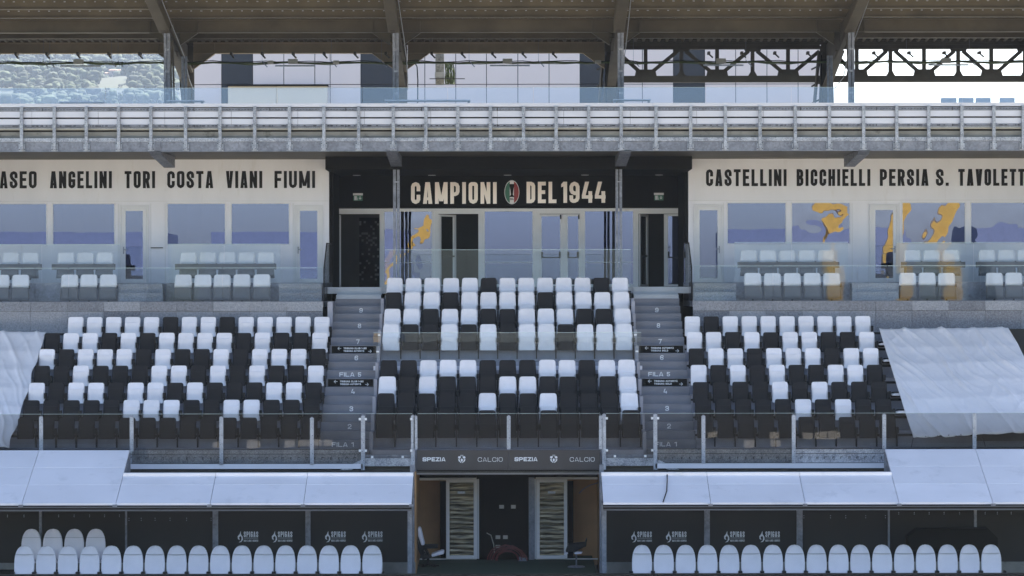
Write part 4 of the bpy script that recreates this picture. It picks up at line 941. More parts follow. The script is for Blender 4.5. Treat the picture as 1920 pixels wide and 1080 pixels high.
# ---- stairways
def stairway(xa, xb, label, l1, l2, w1, w2):
    t = thing('stairway', label, 'stairway', ((xa+xb)/2, 69, 3.1), 'stairways between the seat blocks')
    part('landing', MB().box(xa, xb, 68.72, ROWY(1)-.25-.003, 2.8, 3.15), 'step', t)
    for n in range(1, 10):
        z = ROWZ(n); y = ROWY(n)-.25
        a = part('step', MB().box(xa, xb, y, y+.4-.003, z-.4, z+.2), 'step', t)
        part('nosing', MB().box(xa, xb, y-.006, y+.05, z+.2+.001, z+.206), 'tier', a)
        b = part('step', MB().box(xa, xb, y+.4, y+.8-.003, z-.2, z+.4067), 'step', t)
        part('nosing', MB().box(xa, xb, y+.394, y+.45, z+.4077, z+.412), 'tier', b)
        xc = (xa+xb)/2+(.02 if xa < 0 else -.07)
        if n in (1, 5):
            word('FILA', xc-.33, xc+.06, z+.045, z+.155, y, .022, 'printwhite', a, .004, split=False, name='lettering', cham=.02); word(str(n), xc+.15, xc+.15+(.08 if n == 5 else .06), z+.045, z+.155, y, .020, 'printwhite', a, .004, split=False, name='number', cham=.02)
        else: word(str(n), xc+.02, xc+.11, z+.04, z+.16, y, .020, 'printwhite', a, .004, split=False, name='number', cham=.025)
        if n in (4, 6):
            yb = y+.4-.008; z0, z1 = z+.215, z+.40
            p = part('direction_plate', MB().box(xa+.05, xb-.05, yb, yb+.007, z0, z1), 'blackwall', b)
            c = (xa+xb)/2
            word(w1, c-.27, c-.27+(.60 if len(w1) > 14 else .5), z0+.105, z0+.150, yb, .011, 'printwhite', p if False else b, .004, gap=.007, split=False, name='lettering', cham=.006)
            word(w2, c-.27, c+.27 if len(w2) > 14 else c+.18, z0+.035, z0+.080, yb, .011, 'printwhite', b, .004, gap=.007, split=False, name='lettering', cham=.006)
            for (ax, d, az) in ((c-.38, -1, z0+.125), (c+.42, 1, z0+.05)):
                mb = MB(); stroke(mb, [(ax-d*.04, az), (ax+d*.035, az)], .012, yb-.004, yb, 0); stroke(mb, [(ax+d*.005, az+.035), (ax+d*.04, az), (ax+d*.005, az-.035)], .012, yb-.004, yb, 1)
                part('arrow', mb, 'printwhite', b)
    # pale top landing risers
    part('top_step', MB().box(xa+.02, xb-.02, 76.16, 76.5, 6.4, 6.92), 'steplight', t); part('top_step', MB().box(xa+.02, xb-.02, 76.503, 77.6, 6.4, 7.126), 'steplight', t)
    part('side_plate', MB().box(xa-.10 if xa > 0 else xa-.14, xa-.003 if xa > 0 else xa-.003, 74.98, 77.5, 6.0, 6.745), 'tier', t)
stairway(-4.60, -3.345, 'grey numbered stairway left of the central seats', '', '', 'TRIBUNA CLUB 1-30', 'TRIBUNA AUTORITÀ')
stairway(3.445, 4.695, 'grey numbered stairway right of the central seats', '', '', 'TRIBUNA AUTORITÀ', 'TRIBUNA GOLD')
# mid-block glass screen
t = thing('glass_screen', 'low glass screen halfway up the central seat block', 'glass barrier', (0, 72.7, 5.2))
for a, b in ((700, 802), (802.6, 956), (956.6, 1102), (1102.6, 1202)):
    g = part('glass_panel', MB().box(WX(a, 72.7), WX(b, 72.7), 72.7, 72.712, WZ(673, 72.7), WZ(624, 72.7)), 'glass', t)
    part('polished_edge', MB().box(WX(a, 72.7), WX(b, 72.7), 72.699, 72.713, WZ(624, 72.7)+.001, WZ(624, 72.7)+.009), 'glassedge', g)
for px, py in ((711, 628), (708, 659), (1191, 628), (1194, 659), (706, 689), (1196, 689)):
    Y = 72.6; part('clamp', MB().cbox((WX(px, Y), Y, WZ(py, Y)), (.07, .04, .04)), 'printwhite', t)
part('base_rail', MB().box(WX(700, 72.7), WX(1204, 72.7), 72.69, 72.73, WZ(694, 72.7), WZ(686, 72.7)), 'sheet', t)

# ---- front fascia and barrier (Y=68.6)
Yg = 68.6
def gx(px): return WX(px, Yg)
def gz(py): return WZ(py, Yg)
ff = thing('front_fascia', 'galvanised slotted edge beam below the first seat row', 'edge beam', (0, Yg, 2.5))
for (a, b) in ((-60, 680), (1228, 1960)):
    part('top_channel', MB().box(gx(a), gx(b), Yg, Yg+.02, gz(850.5), gz(843)), 'galv', ff)
    part('slotted_web', MB().box(gx(a), gx(b), Yg+.02, Yg+.04, gz(868), gz(851.5)), 'galv', ff)
    part('pale_lip', MB().box(gx(a), gx(b), Yg-.12, Yg+.04, gz(878), gz(869)), 'sheet', ff)
    part('groove', MB().box(gx(a), gx(b), Yg+.041, Yg+.08, gz(885), gz(842)), 'ink', ff)
    mb = MB(); px = a+5
    while px < b-5:
        r = random.random(); w_ = 2.6 if r < .7 else 1.4
        mb.box(gx(px-w_), gx(px+w_), Yg+.012, Yg+.0195, gz(857.8), gz(857)); mb.box(gx(px-w_), gx(px-w_+.8), Yg+.012, Yg+.0195, gz(861), gz(857.8))
        if r > .4: mb.box(gx(px), gx(px+.7), Yg+.012, Yg+.0195, gz(863), gz(857.8))
        px += 15
    part('slots', mb, 'ink', ff, kind='stuff')
for (a, b) in ((683, 776), (1132, 1228)):
    part('gate_beam', MB().box(gx(a), gx(b), Yg-.05, Yg+.02, gz(873.5), gz(858.5)), 'galv', ff); part('gate_sill', MB().box(gx(a), gx(b), Yg-.04, Yg+.02, gz(857), gz(852)), 'galvdull', ff)
    part('dark_panel', MB().box(gx(a), gx(b), Yg+.1, Yg+.12, gz(890), gz(873)), 'roomdark', ff)
for s in (-1, 1):
    x0, x1 = (gx(636), gx(678)) if s < 0 else (gx(1274), gx(1232))
    part('diagonal_brace', MB().bar((x0, Yg-.09, gz(886)), (x1, Yg-.09, gz(866)), .03, .12), 'galv', ff)
def fbar(label, glasses, posts, low=()):
    t = thing('front_glass_barrier', label, 'glass barrier', (gx((glasses[0][0]+glasses[-1][1])/2), Yg-.05, gz(842)), 'front glass barriers')
    for a, b, bot in glasses:
        g = part('glass_panel', MB().box(gx(a)+.003, gx(b)-.003, Yg-.05, Yg-.036, gz(bot), gz(775.5)), 'glassgrey', t)
        part('polished_edge', MB().box(gx(a)+.003, gx(b)-.003, Yg-.051, Yg-.035, gz(775.5)+.001, gz(775.5)+.007), 'glassedge', g)
    for px, bot, top in posts:
        X = gx(px); p = part('post', MB().box(X-.045, X+.045, Yg-.12, Yg-.06, gz(bot), gz(top)), 'galvbright', t)
        for q in range(4): part('bolt', MB().cbox((X+(.018 if q % 2 else -.018), Yg-.125, gz(bot)+.06+q*.22), (.014, .012, .014)), 'ink', p)
        part('cap', MB().cbox((X, Yg-.08, gz(top)+.012), (.05, .05, .02)), 'galvdull', p)
    return t
fbar('front glass barrier with steel posts before the left seat block', [(-60, 78, 842), (78, 247, 842), (247, 416, 884), (416, 585, 884), (585, 678, 884)], [(78, 845, 780), (247.5, 845, 780), (415.5, 871, 781), (585, 871, 783)])
fbar('front glass barrier with steel posts before the right seat block', [(1232, 1318, 884), (1318, 1487, 884), (1487, 1656, 842), (1656, 1826, 842), (1826, 1960, 842)], [(1318, 868, 780), (1487, 868, 779), (1656.5, 842, 778), (1825.5, 842, 777)])
t = fbar('glass barrier directly above the tunnel sign', [(783, 953, 842), (953, 1124, 842)], [(779, 842, 780), (953.5, 842, 780), (1126, 842, 780)])
t = fbar('glass gate left of the tunnel sign', [(685, 773, 857)], [(680.5, 884, 779), (774, 884, 779)])
for px, py in ((675, 785), (686, 785), (771, 785), (675, 844), (686, 844), (771, 844), (698, 856), (755, 856)): part('clamp', MB().cbox((gx(px), Yg-.14, gz(py)), (.055, .03, .055)), 'printwhite', t)
t = fbar('glass gate right of the tunnel sign', [(1135, 1224, 857)], [(1132, 884, 777), (1228, 884, 777)])
for px, py in ((1137, 784), (1222, 784), (1233, 784), (1137, 844), (1222, 844), (1152, 855), (1209, 855)): part('clamp', MB().cbox((gx(px), Yg-.14, gz(py)), (.055, .03, .055)), 'printwhite', t)

# ---- players' tunnel
ts = thing('tunnel_sign', 'dark fascia reading SPEZIA CALCIO twice above the players tunnel', 'sign', (0, Yg, gz(880)))
for k, (a, b) in enumerate(((781.5, 953.5), (954, 1125))): part('panel', MB().box(gx(a), gx(b), Yg-.06, Yg-.02, gz(880.5), gz(843.5)), mat('charcoal_panel', (.022, .022, .028), .4, amt=.2) if k == 0 else bpy.data.materials['charcoal_panel'], ts)
for dx in (0, 172.3):
    word('SPEZIA', gx(792+dx), gx(835+dx), gz(864.5), gz(857), Yg-.06, .022, 'printwhite', ts, .004, gap=.012, split=False, name='lettering', cham=.02)
    word('CALCIO', gx(895.5+dx), gx(942+dx), gz(865.3), gz(857.3), Yg-.06, .010, 'printwhite', ts, .004, gap=.024, split=False, name='lettering', cham=.03)
    c, z = gx(865.5+dx), gz(860.5); s = gx(1)-gx(0)
    mb = MB(); Ye = Yg-.06
    for sgn in (-1, 1):
        mb.prism([(c+sgn*1*s, z+5*s), (c+sgn*6*s, z+5.5*s), (c+sgn*7.2*s, z+1.5*s), (c+sgn*5.6*s, z+1.8*s), (c+sgn*4.8*s, z+.2*s), (c+sgn*3*s, z+1.6*s)][::-sgn], Ye-.004, Ye)
        mb.prism([(c+sgn*3*s, z-1*s), (c+sgn*6.8*s, z+.2*s), (c+sgn*5.8*s, z-3.6*s), (c+sgn*1*s, z-7.4*s), (c+sgn*.7*s, z-6*s), (c+sgn*4*s, z-3*s)][::-sgn], Ye-.004, Ye)
    mb.prism([(c-1.6*s, z-3.6*s), (c, z-5*s), (c+1.6*s, z-3.6*s), (c+1.8*s, z-.5*s), (c, z+1.4*s), (c-1.8*s, z-.5*s)], Ye-.0055, Ye); mb.box(c-3*s, c+3*s, Ye-.004, Ye, z+6.8*s, z+7.6*s)
    part('crest', mb, 'printwhite', ts)
tn = thing('players_tunnel', 'dark players tunnel opening between the two dugouts', 'tunnel', (0, 71.2, 0))
Yd = 71.2
def dx_(px): return WX(px, Yd)
def dz_(py): return WZ(py, Yd)
part('soffit', MB().box(gx(781), gx(1126), Yg, Yd+.2, gz(886.5), gz(884)), 'roomdark', tn)
part('lintel', MB().box(gx(781), gx(1126), Yg-.02, Yg-.001, gz(883.5), gz(881)), 'ink', tn)
mb = MB(); px = 784
part('perforated_strip', MB().box(gx(781.5), gx(1125.5), Yg+.02, Yg+.04, gz(887.5), gz(882.5)), 'galvbright', tn)
while px < 1124: mb.box(gx(px), gx(px+.9), Yg+.012, Yg+.0195, gz(886.6), gz(883.6)); px += 2.1
part('strip_holes', mb, 'ink', tn, kind='stuff')
part('wall', MB().box(dx_(893), dx_(990), Yd-.02, Yd+.1, 0, 2.6), 'blackwall', tn)
part('upper_wall', MB().box(dx_(770), dx_(893)-.002, Yd+.06, Yd+.1, dz_(897), 2.6).box(dx_(990)+.002, dx_(1140), Yd+.06, Yd+.1, dz_(897), 2.6), 'blackwall', tn)
part('side_wall', MB().box(gx(776), gx(780), Yg, Yd+.5, 0, gz(884)), 'brown', tn); part('side_wall', MB().box(gx(1127), gx(1131), Yg, Yd+.5, 0, gz(884)), 'brown', tn)
part('back_wall', MB().box(-2.9, dx_(893), 72.2, 72.3, 0, 2.6), 'brown', tn); part('back_wall', MB().box(dx_(1003), 2.9, 72.2, 72.3, 0, 2.6), 'brown', tn)
part('dark_jamb', MB().box(dx_(824), dx_(836), Yd+.3, Yd+.35, 0, 2.2), 'blackwall', tn); part('dark_jamb', MB().box(dx_(1063.5), dx_(1075), Yd+.3, Yd+.35, 0, 2.2), 'blackwall', tn)
part('pillar', MB().box(dx_(991), dx_(1002), Yd-.12, Yd-.0, .2, dz_(895)), 'galvdull', tn)
part('track', MB().box(dx_(778), dx_(893), Yd-.01, Yd+.05, dz_(900.5), dz_(896)), 'framegrey', tn); part('track', MB().box(dx_(1004), dx_(1132), Yd-.01, Yd+.05, dz_(899), dz_(895)), 'framegrey', tn)
part('threshold', MB().box(dx_(778), dx_(893), Yd-.03, Yd+.05, .24, .262), 'framegrey', tn); part('threshold', MB().box(dx_(1004), dx_(1132), Yd-.03, Yd+.05, .24, .262), 'framegrey', tn)
for (px, py) in ((940, 950), (962, 950), (933, 1007), (947, 1007), (933, 1025)):
    part('socket', MB().cbox((dx_(px), Yd-.035, dz_(py)), (.12, .025, .09)), 'lampbox', tn)
for a, b, lab in ((836, 894, 'sliding glass door with wrinkled brown film, left side of the tunnel'), (1005, 1063, 'sliding glass door with wrinkled brown film, right side of the tunnel')):
    t = thing('tunnel_door', lab, 'door', (dx_((a+b)/2), Yd, 0), 'sliding doors of the tunnel')
    x0, x1 = dx_(a), dx_(b)
    part('door_frame', frame_mb(x0, x1, .262, dz_(898), Yd-.10, .085, .06), 'brightframe', t, bevel=.008)
    part('jamb', MB().box(x1+.004, x1+.05, Yd-.08, Yd-.02, .262, dz_(898)) if a < 948 else MB().box(x0-.05, x0-.004, Yd-.08, Yd-.02, .262, dz_(898)), 'frame', t)
    mb = MB(); vs = []; fs = []; nx_, nz_ = 6, 60
    for j in range(nz_+1):
        for i in range(nx_+1):
            u, v = i/nx_, j/nz_; vs.append((x0+.085+(x1-x0-.17)*u, Yd-.06+.010*math.sin(v*95+3*noise.noise(Vector((u*2, v*7, a))))+.012*noise.noise(Vector((u*3, v*12, a))), (.345)+(dz_(898)-.43)*v))
    for j in range(nz_):
        for i in range(nx_): k = j*(nx_+1)+i; fs.append((k, k+1, k+nx_+2, k+nx_+1))
    part('film', MB().add(vs, fs), 'film', t, smooth=True)
    part('handle', MB().box((x0+x1)/2-.10, (x0+x1)/2+.09, Yd-.085, Yd-.075, dz_(925), dz_(921)), 'galvbright', t)
mb = MB(); rr = random.Random(5)
for i in range(9):
    cxp, r = 952+rr.uniform(-8, 8), rr.uniform(18, 34); pts = []
    for k in range(15):
        a = math.pi*k/14; pts.append((dx_(cxp+r*math.cos(a)), Yd-.25-.05*i+.02*math.sin(a*3), .27+r*.0139*.9*math.sin(a)*(.85+.1*rr.random())))
    mb.tube(pts, .014, 5)
single('cable_coil', mb, 'redcable', 'tangled coil of dark red cables on the tunnel floor', 'cable coil')
single('loose_cable', MB().tube([(dx_(912), Yd-.05, dz_(999)), (dx_(920), Yd-.08, dz_(1003)), (dx_(925), Yd-.1, dz_(1020)), (dx_(927), Yd-.15, dz_(1040)), (dx_(921), Yd-.3, .26)], .014, 6), 'lampbox', 'pale loose cable hanging on the black tunnel wall', 'cable')
single('floor_box', MB().prism([(dx_(971), .245), (dx_(987), .245), (dx_(988), .30), (dx_(973), .34)], Yd-.5, Yd-.3), 'galvdull', 'small grey box lying on the tunnel floor by the pillar', 'box')
single('curved_hose', MB().tube([(dx_(1084), Yd-.6, dz_(922)), (dx_(1092), Yd-.6, dz_(914)), (dx_(1104), Yd-.6, dz_(907)), (dx_(1122), Yd-.5, dz_(902))], .013, 6), 'galvdull', 'thin grey curved hose under the lintel at the tunnel right', 'hose')
# swivel chairs in the tunnel
Yh = 69.6
def hx(px): return WX(px, Yh)
def hzz(py): return WZ(py, Yh)
t = thing('swivel_chair', 'high backed swivel chair with white pads at the left of the tunnel', 'chair', (hx(800), Yh, .2))
def sidepad(pts, y0, y1): return MB().prism([(hx(a), hzz(b)) for a, b in pts][::-1], y0, y1)
part('backrest', sidepad([(783, 989), (786, 987), (789, 990), (796, 1020), (790, 1021), (784, 1004)], Yh-.22, Yh+.22), 'dug_white', t, bevel=.02)
part('lumbar_pad', sidepad([(794, 1029), (799, 1028), (799, 1038), (795, 1038)], Yh-.2, Yh+.2), 'dug_white', t)
part('seat', sidepad([(808, 1038), (828, 1031), (832, 1032), (832, 1037), (810, 1043)], Yh-.23, Yh+.23), 'dug_white', t, bevel=.015)
part('back_shell', sidepad([(781, 1004), (784, 1004), (791, 1022), (798, 1021), (799, 1028), (804, 1039), (810, 1044), (792, 1048), (784, 1030)], Yh-.2, Yh+.2), 'black', t)
part('armrest', sidepad([(797, 1018), (821, 1018), (821, 1026), (799, 1027)], Yh-.27, Yh-.22), 'black', t)
part('pedestal', MB().tube([(hx(802), Yh, .28), (hx(802), Yh, hzz(1042))], .035, 10), 'black', t)
mb = MB()
for k in range(5): a = k*1.2566+.4; mb.bar((hx(802), Yh, .29), (hx(802)+.28*math.cos(a), Yh+.28*math.sin(a), .24), .05, .035)
part('base', mb, 'black', t)
t = thing('draughting_stool', 'black swivel stool with white seat edge at the right of the tunnel', 'chair', (hx(1080), Yh, .2))
part('backrest', sidepad([(1096, 1018), (1099, 1009), (1100, 1010), (1098, 1023), (1095, 1025)], Yh-.2, Yh+.2), 'black', t)
part('seat_shell', sidepad([(1060, 1034), (1065, 1020), (1096, 1017), (1097, 1023), (1090, 1027), (1075, 1034)], Yh-.22, Yh+.22), 'black', t, bevel=.012)
part('pad', sidepad([(1075, 1036), (1080, 1033), (1091, 1034), (1089, 1037), (1077, 1038)], Yh-.2, Yh+.2), 'dug_white', t); part('pad', sidepad([(1057, 1037), (1063, 1034), (1064, 1037), (1059, 1039)], Yh-.2, Yh+.2), 'dug_white', t)
part('pedestal', MB().tube([(hx(1080), Yh, .22), (hx(1080), Yh, hzz(1038))], .022, 10), 'galvdull', t)
n = 20; part('base', MB().add([(hx(1080)+.22*math.cos(k*2*math.pi/n), Yh+.22*math.sin(k*2*math.pi/n), .205) for k in range(n)]+[(hx(1080)+.2*math.cos(k*2*math.pi/n), Yh+.2*math.sin(k*2*math.pi/n), .23) for k in range(n)], [tuple(range(n, 2*n))]+[(k, (k+1)%n, n+(k+1)%n, n+k) for k in range(n)]), 'galvdull', t)

# ---- dugouts
def rz(y): return 2.157+.4538*(y-64.8)
def dugout(side):
    s = side; L = s < 0
    t = thing('dugout', 'team dugout with pale sloping roof %s of the tunnel' % ('left' if L else 'right'), 'dugout', (s*7, 66, 0), 'team dugouts')
    if L: xs = [-16, -13.3, -11.13, -8.97, -6.80, -4.65, -2.165]; hi = lambda a, b: b <= -8.9; end = -2.165
    else: xs = [2.235, 4.71, 6.88, 9.04, 11.2, 13.4, 16]; hi = lambda a, b: a >= 9.0; end = 2.235
    rowsY = [(64.8, 65.62), (65.62, 66.17)]
    for a, b in zip(xs[:-1], xs[1:]):
        rws = [(64.8, 65.62), (65.62, 66.41), (66.41, 67.2)] if hi(a, b) else [(64.8, 65.62), (65.62, 66.0)]
        for (y0, y1) in rws:
            g = .005; th = .05
            a0, b0, c0, d0 = (a+g, y0+g, rz(y0+g)), (b-g, y0+g, rz(y0+g)), (b-g, y1-g, rz(y1-g)), (a+g, y1-g, rz(y1-g))
            part('roof_panel', MB().add([a0, b0, c0, d0]+[(p[0], p[1], p[2]-th) for p in (a0, b0, c0, d0)], [(0,1,2,3), (7,6,5,4), (0,4,5,1), (1,5,6,2), (2,6,7,3), (3,7,4,0)]), 'roofpanel', t, bevel=.004)
        if not hi(a, b):
            y0, y1 = 66.0, 66.17
            part('ridge_flap', MB().box(a+.003, b-.003, y0, y1, rz(y0)-.02, rz(y0)+.075), 'roofpanel', t, bevel=.006)
        part('seam_clip', MB().box(b-.06, b+.04, 64.66, 64.74, 2.09, 2.135), 'galvdull', t)
    x0, x1 = (xs[0], xs[-1])
    # raised part's end cheek
    xc = -8.97 if L else 9.04
    part('end_cheek', MB().prismx([(66.0, rz(66.0)-.3), (67.2, rz(67.2)-.5), (67.2, rz(67.2)-.06), (66.0, rz(66.0)-.06)], xc-.02+(0 if L else -.0), xc+.02), 'galvdull', t)
    part('roof_liner', MB().prismx([(64.9, rz(64.9)-.10), (67.3, rz(67.3)-.10), (67.3, rz(67.3)-.12), (64.9, rz(64.9)-.12)], x0, xc if L else xc, ) if False else MB().prismx([(64.85, rz(64.85)-.08), (66.3, rz(66.3)-.08), (66.3, rz(66.3)-.10), (64.85, rz(64.85)-.10)], x0, x1), 'blackwall', t)
    part('gutter', MB().box(x0, x1-.0, 64.70, 64.84, 2.01, 2.10), 'ink', t); part('gutter_lip', MB().box(x0, x1, 64.66, 64.699, 1.99, 2.02), 'seat_grey', t)
    part('gutter_lip', MB().box(x0, x1, 64.66, 64.699, 2.065, 2.085), 'seat_grey', t)
    Yk = 67.3
    part('back_wall', MB().box(x0, x1-.02 if L else x1, Yk, Yk+.1, .55, 3.3 if False else 2.75), mat('dugout_lining', (.017, .0155, .0135), .75, amt=.12, scale=.7) if L else bpy.data.materials['dugout_lining'], t)
    part('base_wall', MB().box(x0, x1, Yk-.06, Yk+.1, 0, .549), 'concrete', t)
    part('floor', MB().box(x0, x1, 64.9, Yk-.07, 0, .02), 'concrete', t)
    pp = (75.7, 236, 403.5, 577) if L else (1325, 1498.5, 1665.7, 1828)
    for q, px in enumerate(pp):
        X = WX(px, 67.1); w_ = (.03, .02, .065, .06)[q] if L else (.065, .07, .02, .03)[q]
        part('post', MB().box(X-w_, X+w_, 67.05, 67.12, .02, 2.5), 'galvdull', t)
    for px in ((13, 44, 109, 138, 167, 195, 223) if L else (1685, 1714, 1742, 1770, 1799, 1847, 1870, 1896)):
        for dz in (0, 3): part('stud', MB().cbox((WX(px, 67.25), 67.28, WZ((966 if L else 963)+dz-1, 67.25)), (.014, .02, .014)), 'galvbright', t)
    for px in ((241, 264, 290, 318, 349, 395) if L else (1507, 1557, 1585.5, 1623, 1660)):
        for dz in (0, 4): part('stud', MB().cbox((WX(px, 67.25), 67.28, WZ((972 if L else 969)+dz-1, 67.25)), (.014, .02, .014)), 'galvbright', t)
    # end post beside the tunnel
    X = -2.225 if L else 2.275
    part('end_post', MB().box(X-.055, X+.055, 65.3, 65.42, 0, 2.1).box(X-.05, X+.05, 66.9, 67.02, 0, 2.9), 'galvdull', t)
    part('end_panel', MB().box(X-.012, X+.012, 65.43, 66.89, 0, 2.05), 'seat_grey', t)
    # printed logos
    lg = (464, 528, 628, 697) if L else (1202, 1267, 1376, 1442)
    for px in lg:
        Yl = Yk-.004; X = WX(px, Yl); s1 = WX(949, Yl); Z = WZ(1006 if L else 1007, Yl); mb = MB(); m2 = MB()
        fl = [(-13, 11), (-15.5, 5), (-19, 1), (-18.5, -4), (-15, -6), (-16.5, -1), (-13.5, 2), (-11.5, -2), (-12.5, -7), (-17, -10.5), (-12, -9.5), (-9, -5), (-9.5, 0), (-12.8, 5)]
        mb.prism([(X+a*s1, Z+b*s1) for a, b in fl], Yl-.003, Yl)
        part('flame_logo', mb, 'printwhite', t)
        word('SPIGAS', X-7.5*s1, X+19.5*s1, Z-.5*s1, Z+10*s1, Yl, 1.5*s1, 'printwhite', t, .003, gap=1.3*s1, split=False, name='logo_lettering', cham=.02)
        word('GAS E LUCE | SERVIZI', X-7.5*s1, X+19.5*s1, Z-9*s1, Z-5.4*s1, Yl, .55*s1, 'printwhite', t, .003, gap=.4*s1, split=False, name='logo_lettering', cham=.004)
        part('logo_line', MB().box(X-7.5*s1, X+19.5*s1, Yl-.003, Yl, Z-2.6*s1, Z-2.0*s1), 'printwhite', t)
    return t
dugout(-1); dugout(1)
single('loose_roof_cable', MB().tube([(WX(p, 65.4)*1.0, 66.17-(y_-885)/58*1.4, rz(66.17-(y_-885)/58*1.4)+.02) for p, y_ in ((1254, 884), (1252.5, 900), (1249, 922), (1240, 942))], .012, 6), 'ink', 'thin black cable lying across the right dugout roof', 'cable')
single('dark_bag', MB().prism([(WX(1700, 66.9), .9), (WX(1698, 66.9), WZ(1005, 66.9)), (WX(1715, 66.9), WZ(991, 66.9)), (WX(1848, 66.9), WZ(990, 66.9)), (WX(1866, 66.9), WZ(1008, 66.9)), (WX(1866, 66.9), .9)], 66.6, 66.98), 'blackwall', 'large black padded cover stored at the back of the right dugout', 'cover')

# dugout seats
def dug_proto():
    rows = []; z0, z1, zm = .42, 1.165, .74
    for k in range(5): rows.append((z0+(zm-z0)*k/4, .222+.012*math.sin(k/4*1.6), -.02+.04*k/4))
    for k in range(1, 9):
        a = math.pi/2*k/8; rows.append((zm+(z1-zm)*math.sin(a)**.92, max(.234*math.cos(a)**.74, .004), .02+.05*math.sin(a)))
    t = thing('dugout_chair', '', 'seat', (0, 0, 0), 'arched seats in the dugouts')
    part('backrest', shell(rows, .03, .035, 12), 'dug_white', t, smooth=True)
    part('seat', MB().box(-.215, .215, -.42, -.03, .40, .46), 'dug_white', t, bevel=.02)
    part('hinge', MB().box(-.305, -.215, -.17, -.03, .44, .57), 'black', t)
    part('bracket', MB().box(-.285, -.235, -.12, .03, .02, .44), 'black', t)
    part('head_seam', MB().box(-.205, .205, -.008, .02, .962, .970), 'seamgrey', t)
    return t
dp = dug_proto(); first = True
def put_dug(X, Y, z, lab):
    global first
    if first: dp.location = (X, Y, z); dp['label'] = lab; LOC[dp] = Vector((X, Y, z)); first = False; return dp
    return copy_thing(dp, (X, Y, z), lab)
YS = 65.6; zoff = WZ(1022.5, YS)-1.165
for i in range(17): put_dug(WX(45+40.78*i, YS), YS, zoff, 'white arched dugout seat, left dugout front row, %s from the tunnel' % ORD[17-i])
for i in range(17): put_dug(WX(1203+40.94*i, YS), YS, zoff, 'white arched dugout seat, right dugout front row, %s from the tunnel' % ORD[i+1])
for i in range(4): put_dug(WX(58+40.2*i, 66.5), 66.5, WZ(991, 66.5)-1.165, 'shaded arched seat in the raised back row, %s from the far left' % ORD[i+1])
# extra black hinge at right ends
for X, lab in ((WX(717.5, YS), 'black end hinge closing the left dugout row by the tunnel'), (WX(1883, YS), 'black end hinge closing the right dugout row')):
    single('end_hinge', MB().box(X-.025, X+.025, YS-.10, YS+.05, zoff+.44, zoff+.56).box(X-.015, X+.015, YS-.06, YS+.03, .02, zoff+.44), 'black', lab, 'hinge', group='end hinges of the dugout rows')
single('platform', MB().box(-16, WX(200, 66.5), 66.2, 67.0, .02, .42), 'blackwall', 'dark raised platform under the back row of dugout seats', 'platform')
single('pitch_side_board', MB().box(-15, 15, 60, 60.12, 0, WZ(1076.2, 60)), 'ink', 'long plain black board along the pitch edge', 'board')

# ---- tarpaulins
def tarp(name, label, corners, nu, nv, seed, hem=True, m='tarp', edge=None):
    (a, b, c, d) = [Vector(q) for q in corners]  # top-left, top-right, bottom-right, bottom-left
    vs = []; fs = []
    for j in range(nv+1):
        v = j/nv
        for i in range(nu+1):
            u = i/nu; p = (a*(1-u)+b*u)*(1-v)+(d*(1-u)+c*u)*v
            # rows of seats below lift the cloth, diagonal drag folds across it
            ph = (v*6.2+.1) % 1.0
            row = .018*(1-min(1, abs(ph-.25)*2.6))**1.5+.008*noise.noise(Vector((u*26, v*3, seed)))     # seat backs pressing through
            w1 = noise.noise(Vector((u*2.2, v*2.2, seed))); w2 = noise.noise(Vector((u*5, v*4, seed+3)))
            d1 = abs(((u*4.2-v*2.1+.55*w1) % 1.0)-.5)*2; d2 = abs(((u*8.5-v*5.2+.8*w1+.3*w2) % 1.0)-.5)*2; d3 = abs(((u*3+v*3.3+.9*w1) % 1.0)-.5)*2
            fold = .055*d1**6*max(0, .75+w2)+.035*d2**5*max(0, .6+w1)+.015*d3**8*max(0, .3-w2*1.5)+.030*noise.noise(Vector((u*3-v*1.5, v*2, seed+4)))+.006*noise.noise(Vector((u*30, v*24, seed+9)))
            h = (row+fold)*min(1, 8*min(u, 1-u)+.35)
            e = 0
            if edge: e = edge(u, v)
            vs.append((p.x+e, p.y-h*.9, p.z+h*.8-.02*math.sin(v*22+seed)*.3-(.03*abs(math.sin(u*17)) if j == nv else 0)))
    for j in range(nv):
        for i in range(nu): k = j*(nu+1)+i; fs.append((k, k+nu+1, k+nu+2, k+1))
    t = thing(name, label, 'tarpaulin', tuple((a+b+c+d)/4))
    o = part('cloth', MB().add(vs, fs), m, t, smooth=True)
    so_ = o.modifiers.new('thickness', 'SOLIDIFY'); so_.thickness = .006
    return t
ya, yb = 73.85, 68.83
T = tarp('white_tarpaulin', 'wide wrinkled white tarpaulin tied over the seats of the right block',
     [(WX(1648, ya), ya, WZ(617.5, ya)), (WX(1890, ya), ya, WZ(616, ya)), (WX(1950, yb), yb, WZ(810, yb)), (WX(1712, yb), yb, WZ(822, yb))], 150, 120, 3.0,
     edge=lambda u, v: (.25*math.sin(v*math.pi*.9)*max(0, (u-.6)/.4)))
for px in (1735, 1757, 1778, 1801): part('eyelet', MB().cbox((WX(px, yb-.08), yb-.12, WZ(819-(px-1735)*.06, yb)), (.02, .01, .02)), 'ink', T)
for (p0, p1) in (((1712, 822), (1708, 840)), ((1842, 820), (1847, 838))): part('tie_cord', MB().tube([(WX(p0[0], 68.83), 68.83, WZ(p0[1], 68.83)), (WX(p1[0], 68.7), 68.7, WZ(p1[1], 68.7))], .008, 5), 'ink', T)
T = tarp('white_tarpaulin', 'crumpled white tarpaulin hanging over the seats at the far left edge',
     [(-16.5, ya, WZ(619, ya)), (WX(87, ya), ya, WZ(621, ya)), (WX(17, yb), yb, WZ(838, yb)), (-15, yb, WZ(828, yb))], 130, 120, 8.0,
     edge=lambda u, v: .10*noise.noise(Vector((v*7, 0, 2)))*u)
